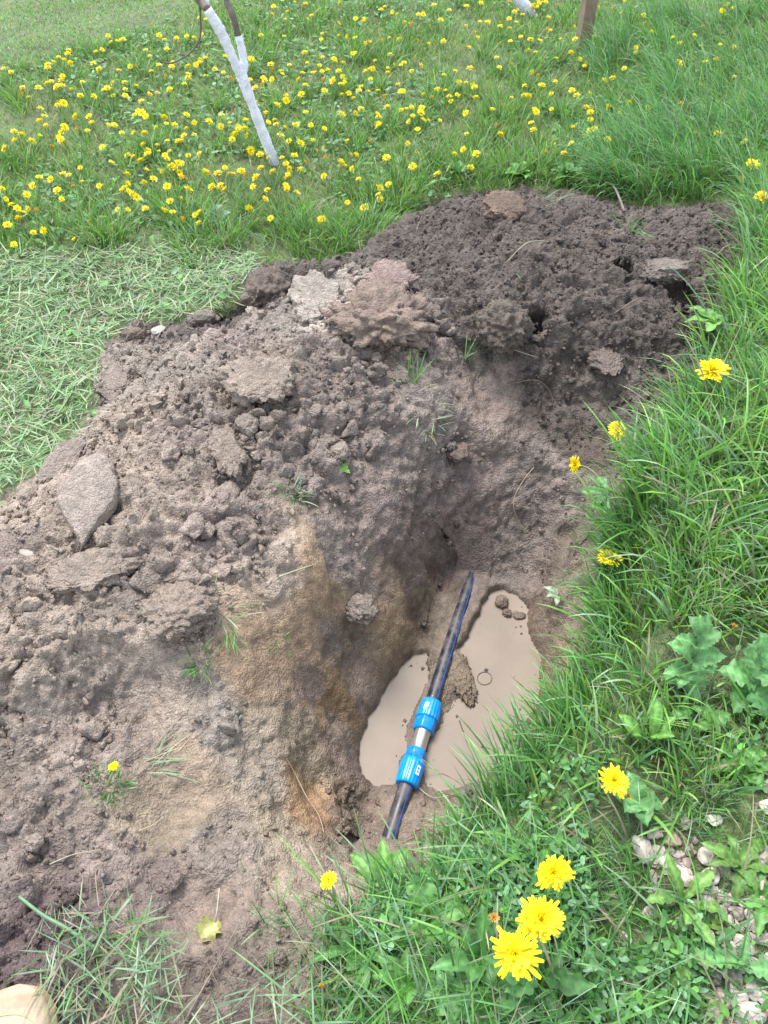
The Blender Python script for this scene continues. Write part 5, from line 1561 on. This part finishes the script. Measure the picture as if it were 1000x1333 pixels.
plant(888, 900, 'upright serrated weed with stacked pairs of soft blue-green leaves at right', [(160, .05, .03, .3, .03), (-140, .05, .03, .3, .06), (140, .045, .03, .4, .09), (-80, .052, .034, .5, .02), (85, .05, .034, .4, .02), (-95, .055, .038, .5, .05), (80, .055, .038, .4, .055), (-70, .06, .04, .6, .085), (95, .058, .04, .5, .09),
      (-85, .05, .034, .7, .115), (70, .052, .034, .7, .12), (-30, .045, .028, .9, .14), (30, .042, .026, 1.0, .145), (0, .035, .02, 1.1, .15)], BL, stem=.15, lobes=7, depth=.22, seed=1, stem_lean=(.0, .035))
plant(968, 905, 'tall weed with deeply lobed pale green leaves at the right edge', [(-75, .07, .06, .5, .05), (20, .085, .07, .6, .06), (80, .08, .07, .4, .07), (170, .07, .06, .3, .04), (-140, .07, .05, .3, .03), (130, .08, .06, .5, .09), (-20, .07, .06, .8, .1), (50, .06, .05, 1, .11)],
      BL, stem=.11, lobes=5, depth=.42, seed=2)
plant(925, 945, 'low leafy shoot between the two tall weeds and the gravel', rosette(6, .05, .028, (.3, .9), h=.01), MG, stem=.03, lobes=5, depth=.25, seed=3)
plant(875, 940, 'single broad pointed leaf pair below the serrated weed', [(-100, .06, .03, .3, .01), (60, .05, .026, .4, .01)], MG, stem=.02, lobes=6, depth=.2, seed=4)
plant(826, 1050, 'grey-green round-leaved plant beside the open and closed dandelion pair', rosette(6, .05, .042, (.3, .8), h=.02), BL, stem=.03, lobes=6, depth=.12, seed=5)
plant(700, 1275, 'leafy dandelion rosette at the feet of the cluster of three flowers', rosette(9, .12, .034, (.4, 1.0)), DG, seed=6, lobes=4, depth=.35, shape='spat')
plant(620, 1255, 'glossy dark green leaves left of the flower cluster', rosette(7, .085, .036, (.4, 1.0)), DG, seed=7)
plant(560, 1200, 'broad soft leaves at the lower lip of the hole', rosette(7, .07, .038, (.3, .8)), MG, seed=8)
plant(500, 1145, 'pale leaf spray just below the lower pipe end', rosette(5, .07, .034, (.3, .8), -90, 120), LG, seed=9)
plant(470, 1240, 'narrow-leaved plant low beside the trodden soil', rosette(8, .08, .02, (.3, .9)), MG, seed=10, shape='spat')
plant(780, 810, 'bright oval leaves on the right lip of the hole', rosette(8, .07, .028, (.5, 1.1)), LG, seed=11, lift=.02)
plant(792, 650, 'grey-green leaves drooping over the dark hole wall', rosette(5, .08, .022, (.2, .6), -150, 0), BL, seed=12, lift=.02, shape='spat')
plant(722, 785, 'small silvery leaflets sticking out over the wide puddle', rosette(4, .035, .02, (.2, .8), -160, 40), (.3, .38, .26), seed=13, lift=.03)
plant(925, 440, 'broad light green leaf at the upper right edge of the dark soil', rosette(4, .085, .05, (.3, .7), -140, 60), LG, seed=14, lift=.05, lobes=3, depth=.3)
plant(885, 1180, 'upright dandelion leaves in the middle of the gravel', rosette(7, .09, .024, (.6, 1.2)), (.14, .27, .06), seed=15, lobes=5, depth=.4, shape='spat')
plant(918, 1195, 'round yellow-green leaf cluster on the gravel', rosette(5, .035, .032, (.4, .9)), (.16, .28, .05), seed=16)
plant(960, 1130, 'spreading toothed leaves at the right of the gravel', rosette(7, .07, .026, (.2, .7)), (.12, .23, .05), seed=17, lobes=4, depth=.35, lift=.01)
plant(990, 1170, 'leafy weed cut by the right frame edge above the lower gravel', rosette(7, .07, .026, (.4, .9)), MG, seed=18, lobes=4, depth=.35)
plant(960, 1265, 'long feathery leaf across the lower gravel', [(-85, .10, .03, .3, .01), (95, .10, .03, .3, .01), (20, .05, .02, .6, .01)], BL, seed=19, lobes=8, depth=.5, lift=.02)
plant(855, 1290, 'toothed leaves in the short grass left of the lower gravel', rosette(8, .06, .022, (.3, .9)), (.12, .22, .05), seed=20, lobes=5, depth=.4, shape='spat')
plant(770, 1300, 'dark dandelion leaves right of the flower cluster', rosette(8, .08, .026, (.3, .9)), DG, seed=21, lobes=5, depth=.35, shape='spat')
plant(640, 1320, 'broad leaves at the bottom edge below the flower cluster', rosette(8, .08, .032, (.3, .9)), DG, seed=22)
plant(965, 1000, 'broad leaf plant above the gravel near the right edge', rosette(7, .06, .036, (.3, .8)), MG, seed=23, lobes=5, depth=.2)
plant(840, 970, 'curling leaf plant in the middle of the right bank', rosette(6, .08, .022, (.5, 1.2)), LG, seed=24, shape='spat')
plant(590, 1300, 'pale leafy weed at the bottom below the dark leaves', rosette(8, .06, .024, (.3, .9)), BL, seed=25)
plant(530, 1280, 'soft green leafy weed in the bottom grass left of the flowers', rosette(8, .065, .03, (.3, .9)), MG, seed=26)
plant(283, 292, 'pale two-leaved plant in the grass behind the heap', rosette(5, .08, .04, (.5, 1.0)), (.2, .32, .2), seed=27)
plant(675, 240, 'leafy green weed clump right behind the back ridge', rosette(12, .07, .035, (.5, 1.1), h=.03), MG, stem=.07, seed=28)
plant(735, 240, 'dense dark weed clump behind the middle of the ridge', rosette(12, .07, .035, (.5, 1.1), h=.03), DG, stem=.07, seed=29)
plant(595, 235, 'weed clump behind the left end of the ridge', rosette(10, .06, .03, (.5, 1.1), h=.02), MG, stem=.05, seed=30)
plant(805, 240, 'weed clump behind the right end of the ridge', rosette(10, .06, .03, (.5, 1.1), h=.02), LG, stem=.05, seed=31)
plant(118, 540, 'flat green leaf lying at the left edge of the heap', [(95, .06, .03, .1, .0), (60, .04, .02, .2, .0)], MG, seed=32)
plant(447, 612, 'tiny green sprout on the heap right of centre', [(20, .022, .016, .6, 0), (-60, .018, .012, .6, 0), (120, .02, .014, .5, 0)], (.16, .3, .05), seed=33)
plant(130, 432, 'yellowing leaf by the upper left corner of the heap', [(-70, .05, .04, .2, .0), (60, .03, .02, .2, .0)], (.24, .28, .06), seed=34)

# ------------------------------------------------------------------ sods and tufts lying on the soil
def soil_tuft(px, py, label, n_, r, Lr, pal, lean=(.2, 1.3), az=None, azs=1.0):
    P0 = ground_at(px, py)
    part = tuft(P0[0], P0[1], n_, r, Lr, (.0018, .0036), pal, az=az, azs=azs, lean=lean, curve=(.2, 1.0), seg=5)
    me = make_mesh('grass_tuft', part[0], part[1], 3, True, {'tone': ('FLOAT_COLOR', part[2])})
    tag(link('grass_tuft', me, M_GRASS), label, 'grass tuft', 'grass tufts thrown out with the soil')
GG = ((GREENS, 6), (PALES, 2)); PP = ((PALES, 5), (DRY, 3))
soil_tuft(538, 492, 'green grass tuft with a yellow tip in the middle of the back slope', 26, .02, (.04, .10), GG, az=1.9)
soil_tuft(555, 535, 'pale muddy grass remains below the green tuft on the back slope', 46, .045, (.03, .07), PP, lean=(.9, 1.6))
soil_tuft(608, 462, 'dark blades sticking out left of the deep hollow', 12, .01, (.05, .11), ((GREENS, 1),), az=.9, azs=.4)
soil_tuft(384, 638, 'small grey-green grass tuft on the front face of the heap', 34, .022, (.03, .07), ((PALES, 5), (GREENS, 3)), az=4.7, azs=1.6)
soil_tuft(285, 788, 'flattened pale grass tuft above the wet tan patch', 34, .035, (.03, .09), PP, lean=(1, 1.6))
soil_tuft(300, 822, 'few green blades at the edge of the wet tan patch', 16, .015, (.04, .08), GG, az=5.2, azs=.5, lean=(.9, 1.5))
soil_tuft(262, 864, 'bright green buried grass tuft left of the wet tan patch', 50, .018, (.02, .05), ((GREENS, 1),), lean=(.2, 1.4))
soil_tuft(140, 1024, 'green grassy sod with a tiny dandelion on the lower left heap', 130, .03, (.012, .035), ((GREENS, 6), (BG * 1.1, 3)), lean=(.2, 1.4))
soil_tuft(200, 985, 'bundle of long pale muddy blades beside the green sod', 26, .03, (.08, .13), PP, az=.6, azs=.35, lean=(1.2, 1.6))
soil_tuft(70, 1160, 'grey muddy blades on the dark soil at lower left', 16, .02, (.06, .11), PP, az=5.0, azs=.5, lean=(.9, 1.5))
soil_tuft(318, 940, 'long bent green blade below the wet tan patch', 3, .006, (.1, .13), ((GREENS, 1),), az=2.1, azs=.15, lean=(1.1, 1.4))
soil_tuft(362, 836, 'tiny green sprigs in the wet tan patch', 10, .02, (.015, .03), ((GREENS, 1),))
soil_tuft(665, 352, 'small yellow-green blades on the dark soil', 8, .02, (.03, .06), ((GREENS, 2), (PALES, 2)), lean=(1, 1.5))
soil_tuft(823, 290, 'drooping green tuft hanging over the back ridge', 30, .025, (.06, .15), GG, az=4.6, azs=.5, lean=(.3, 1.2))
soil_tuft(330, 1150, 'thin upright pale blades by the footprint', 8, .04, (.03, .07), PP, lean=(.2, 1.0))
soil_tuft(350, 1200, 'thin green blades right of the footprint', 9, .03, (.05, .09), GG, lean=(.1, .7))
soil_tuft(395, 1225, 'grass blades at the soil edge left of the lower dandelion', 36, .045, (.04, .09), GG, lean=(.1, 1.0))
soil_tuft(700, 268, 'pale bent blades lying on the back ridge', 14, .04, (.08, .16), ((PALES, 3), (GREENS, 2)), az=0.2, azs=.5, lean=(.9, 1.5))

# stalks, roots and sticks
RG = 'thin roots and stalks on the soil'
strand('stalk', [gp(372, 987), gp(385, 1010, .008), gp(400, 1040, .01), gp(415, 1062, .006), gp(422, 1085)], .0016, M_STEM, STRAW, 'long tan stalk lying down the wet wall left of the narrow puddle', 'stalk', RG)
strand('stalk', [gp(363, 752), gp(385, 745, .01), gp(412, 737, .008)], .0022, M_STEM, PSTR, 'pale stalk at the top edge of the wet tan patch', 'stalk', RG)
strand('root', [gp(695, 608), gp(680, 630, .012), gp(668, 655, .01), gp(675, 680, .008), gp(690, 692)], .0013, M_STEM, STRAW, 'curved root on the back wall of the hole', 'root', RG)
strand('root', [gp(655, 500), gp(700, 495, .01), gp(720, 520, .01), gp(700, 540)], .0012, M_STEM, ROOT, 'thin dark root looping on the dark slope', 'root', RG)
strand('straw', [gp(620, 440), gp(655, 462, .02), gp(700, 470, .015)], .0013, M_STEM, STRAW, 'thin straw right of the deep hollow', 'straw', RG)
strand('straw', [gp(660, 335), gp(685, 326, .012), gp(715, 318, .008)], .0018, M_STEM, PSTR, 'pale straw lying across the top of the dark soil', 'straw', RG)
strand('root', [gp(800, 405), gp(830, 395, .02), gp(850, 400, .015), gp(890, 430, .01)], .0013, M_STEM, ROOT, 'wiry root below the dark slab', 'root', RG)
strand('root', [gp(560, 268, .03), gp(548, 285, .03), gp(540, 300)], .0014, M_STEM, ROOT, 'short root at the left end of the back ridge', 'root', RG)
strand('stick', [gp(812, 278, .03), gp(795, 262, .06), gp(778, 252, .05), gp(762, 250, .03)], .005, M_BARK, ROOT, 'bent black stick at the back edge of the dark soil', 'stick')
strand('stick', [gp(604, 1290, .01), gp(612, 1320, .04), gp(622, 1350, .05)], .0026, M_BARK, ROOT, 'short reddish stick at the bottom edge left of the flowers', 'stick')
strand('straw', [gp(180, 1080), gp(200, 1072, .01), gp(212, 1062, .01)], .0013, M_STEM, STRAW, 'short straw on the trodden soil', 'straw', RG)
strand('straw', [gp(60, 1120), gp(90, 1108, .01), gp(125, 1108, .01)], .0014, M_STEM, PSTR, 'pale stalk on the dark lower left soil', 'straw', RG)
strand('twig', [gp(240, 1330), gp(275, 1270, .03), gp(305, 1230, .04), gp(318, 1205, .03)], .002, M_STEM, (.2, .15, .12), 'long brown twig at the bottom left of centre', 'twig', RG)
strand('straw', [gp(540, 1022), gp(565, 1040, .01), gp(600, 1032, .01)], .0013, M_STEM, STRAW, 'straw on the near shore of the puddle', 'straw', RG)
strand('grass_stalk', [gp(28, 1170, .02), gp(60, 1195, .035), gp(95, 1215, .03), gp(130, 1240, .02)], .0028, M_STEM, (.13, .24, .12), 'thick blue-green blade pointing left over the dark soil', 'grass blade', taper=1.2)
strand('straw', [at_z(598, 938, WZ + .002), at_z(604, 955, WZ + .003), at_z(611, 975, WZ + .003)], .0012, M_STEM, (.05, .04, .035), 'dark straw floating on the wide puddle', 'straw')

# yellowed leaf with a thin stalk
p = gp(281, 1202, .006)
yl = empty('fallen_leaf', p); tag(yl, 'crumpled yellow-green leaf with an upright stalk in the footprint', 'leaf')
o = link('leaf_blade', leaf_mesh('leaf_blade', (.42, .42, .16), L=.045, W=.05, lobes=4, depth=.3, rise=.3, seed=77, n=18, fold=.6, wav=.2), M_LEAF, yl); o.rotation_euler = (0, 0, 2.6)
V, F = tube_arrays([(0, 0, 0), (.002, .02, .01), (.003, .05, .02)], [.0013, .0012, .001], 6)
link('stalk', pymesh('stalk', V, F, True, (.4, .38, .28)), M_STEM, yl)

# ------------------------------------------------------------------ the tip of a shoe at the lower left
M_SHOE = simple_mat('tan_leather', (.34, .245, .165), .6, .22, 30, .0012, 140, obj=True, var2=.08)
M_WELT = simple_mat('shoe_welt', (.38, .27, .15), .7, .15, 60, .001, 160, obj=True)
M_SOLE = simple_mat('shoe_sole', (.16, .12, .09), .8, .15, 60, .001, 160, obj=True)
tip = ground_at(52, 1281); zt = float(gz(tip[0], tip[1]))
shoe = empty('shoe', (tip[0] - .0, tip[1] - .29, zt + .004)); tag(shoe, 'rounded toe of a tan leather shoe poking in at the lower left corner', 'shoe')
shoe.rotation_euler = (0, 0, math.radians(6))
def outline(s):        # half width along the length, s from 0 heel to 1 toe
    return (.034 + .008 * math.sin(min(s / .25, 1) * 1.57) + .021 * smooth01((s - .35) / .4)) * math.sqrt(max(0, 1 - max(0, (s - .72) / .28) ** 2.3)) * math.sqrt(max(0, 1 - max(0, (.16 - s) / .16) ** 2.2))
def slab(name, z0, z1, grow, mat):
    S = [i / 40 for i in range(41)]
    pts = [(outline(s) + (grow if 0 < s < 1 else 0), s * .29) for s in S] + [(-outline(s) - (grow if 0 < s < 1 else 0), s * .29) for s in S[::-1]]
    V, F = [], []
    n_ = len(pts)
    for z, sh in ((z0, -.002), (z0 + .002, 0), (z1 - .002, 0), (z1, -.002)):
        for x_, y_ in pts: V.append((x_ + math.copysign(sh, x_), y_, z))
    for i in range(3):
        for j in range(n_): F.append((i * n_ + j, i * n_ + (j + 1) % n_, (i + 1) * n_ + (j + 1) % n_, (i + 1) * n_ + j))
    F.append(tuple(range(n_))[::-1]); F.append(tuple(3 * n_ + j for j in range(n_)))
    return link(name, pymesh(name, V, F), mat, shoe)
slab('sole', 0, .018, .004, M_SOLE); slab('welt', .0185, .024, .0055, M_WELT)
V, F = [], []
ns, nc = 44, 20
for i in range(ns + 1):
    s = i / ns
    hw_ = max(outline(s) - .001, .0005)
    top = .09 - .02 * smooth01((s - .25) / .3) - .022 * smooth01((s - .55) / .3)
    top = top * (1 - max(0, (s - .78) / .22) ** 2.6 * .85) if s > .78 else top
    for j in range(nc + 1):
        a = math.pi * j / nc
        cx, cz = math.cos(a), math.sin(a)
        V.append((hw_ * math.copysign(abs(cx) ** .75, cx), s * .29, .023 + max(top - .023, .002) * cz ** .8))
for i in range(ns):
    if .05 < i / ns < .34: rng = [j for j in range(nc) if not 6 <= j <= 13]
    else: rng = range(nc)
    for j in rng: F.append((i * (nc + 1) + j, (i + 1) * (nc + 1) + j, (i + 1) * (nc + 1) + j + 1, i * (nc + 1) + j + 1))
link('upper', pymesh('upper', V, F), M_SHOE, shoe)
V = []
for row in range(2):
    for j in range(31):
        a = math.pi * (j / 30)
        s = .80 + .04 * math.sin(a) - .12 * abs(math.cos(a)) ** 2 + row * .008
        i_ = s
        hw_ = outline(s) - .001
        top = .09 - .02 * smooth01((s - .25) / .3) - .022 * smooth01((s - .55) / .3)
        top = top * (1 - max(0, (s - .78) / .22) ** 2.6 * .85) if s > .78 else top
        cx, cz = math.cos(a), math.sin(a)
        V.append(((hw_ + .0012) * math.copysign(abs(cx) ** .75, cx), s * .29, .0242 + max(top - .023, .002) * cz ** .8))
F = [(j, j + 1, 31 + j + 1, 31 + j) for j in range(30)]
link('toe_seam', pymesh('toe_seam', V, F), M_WELT, shoe)
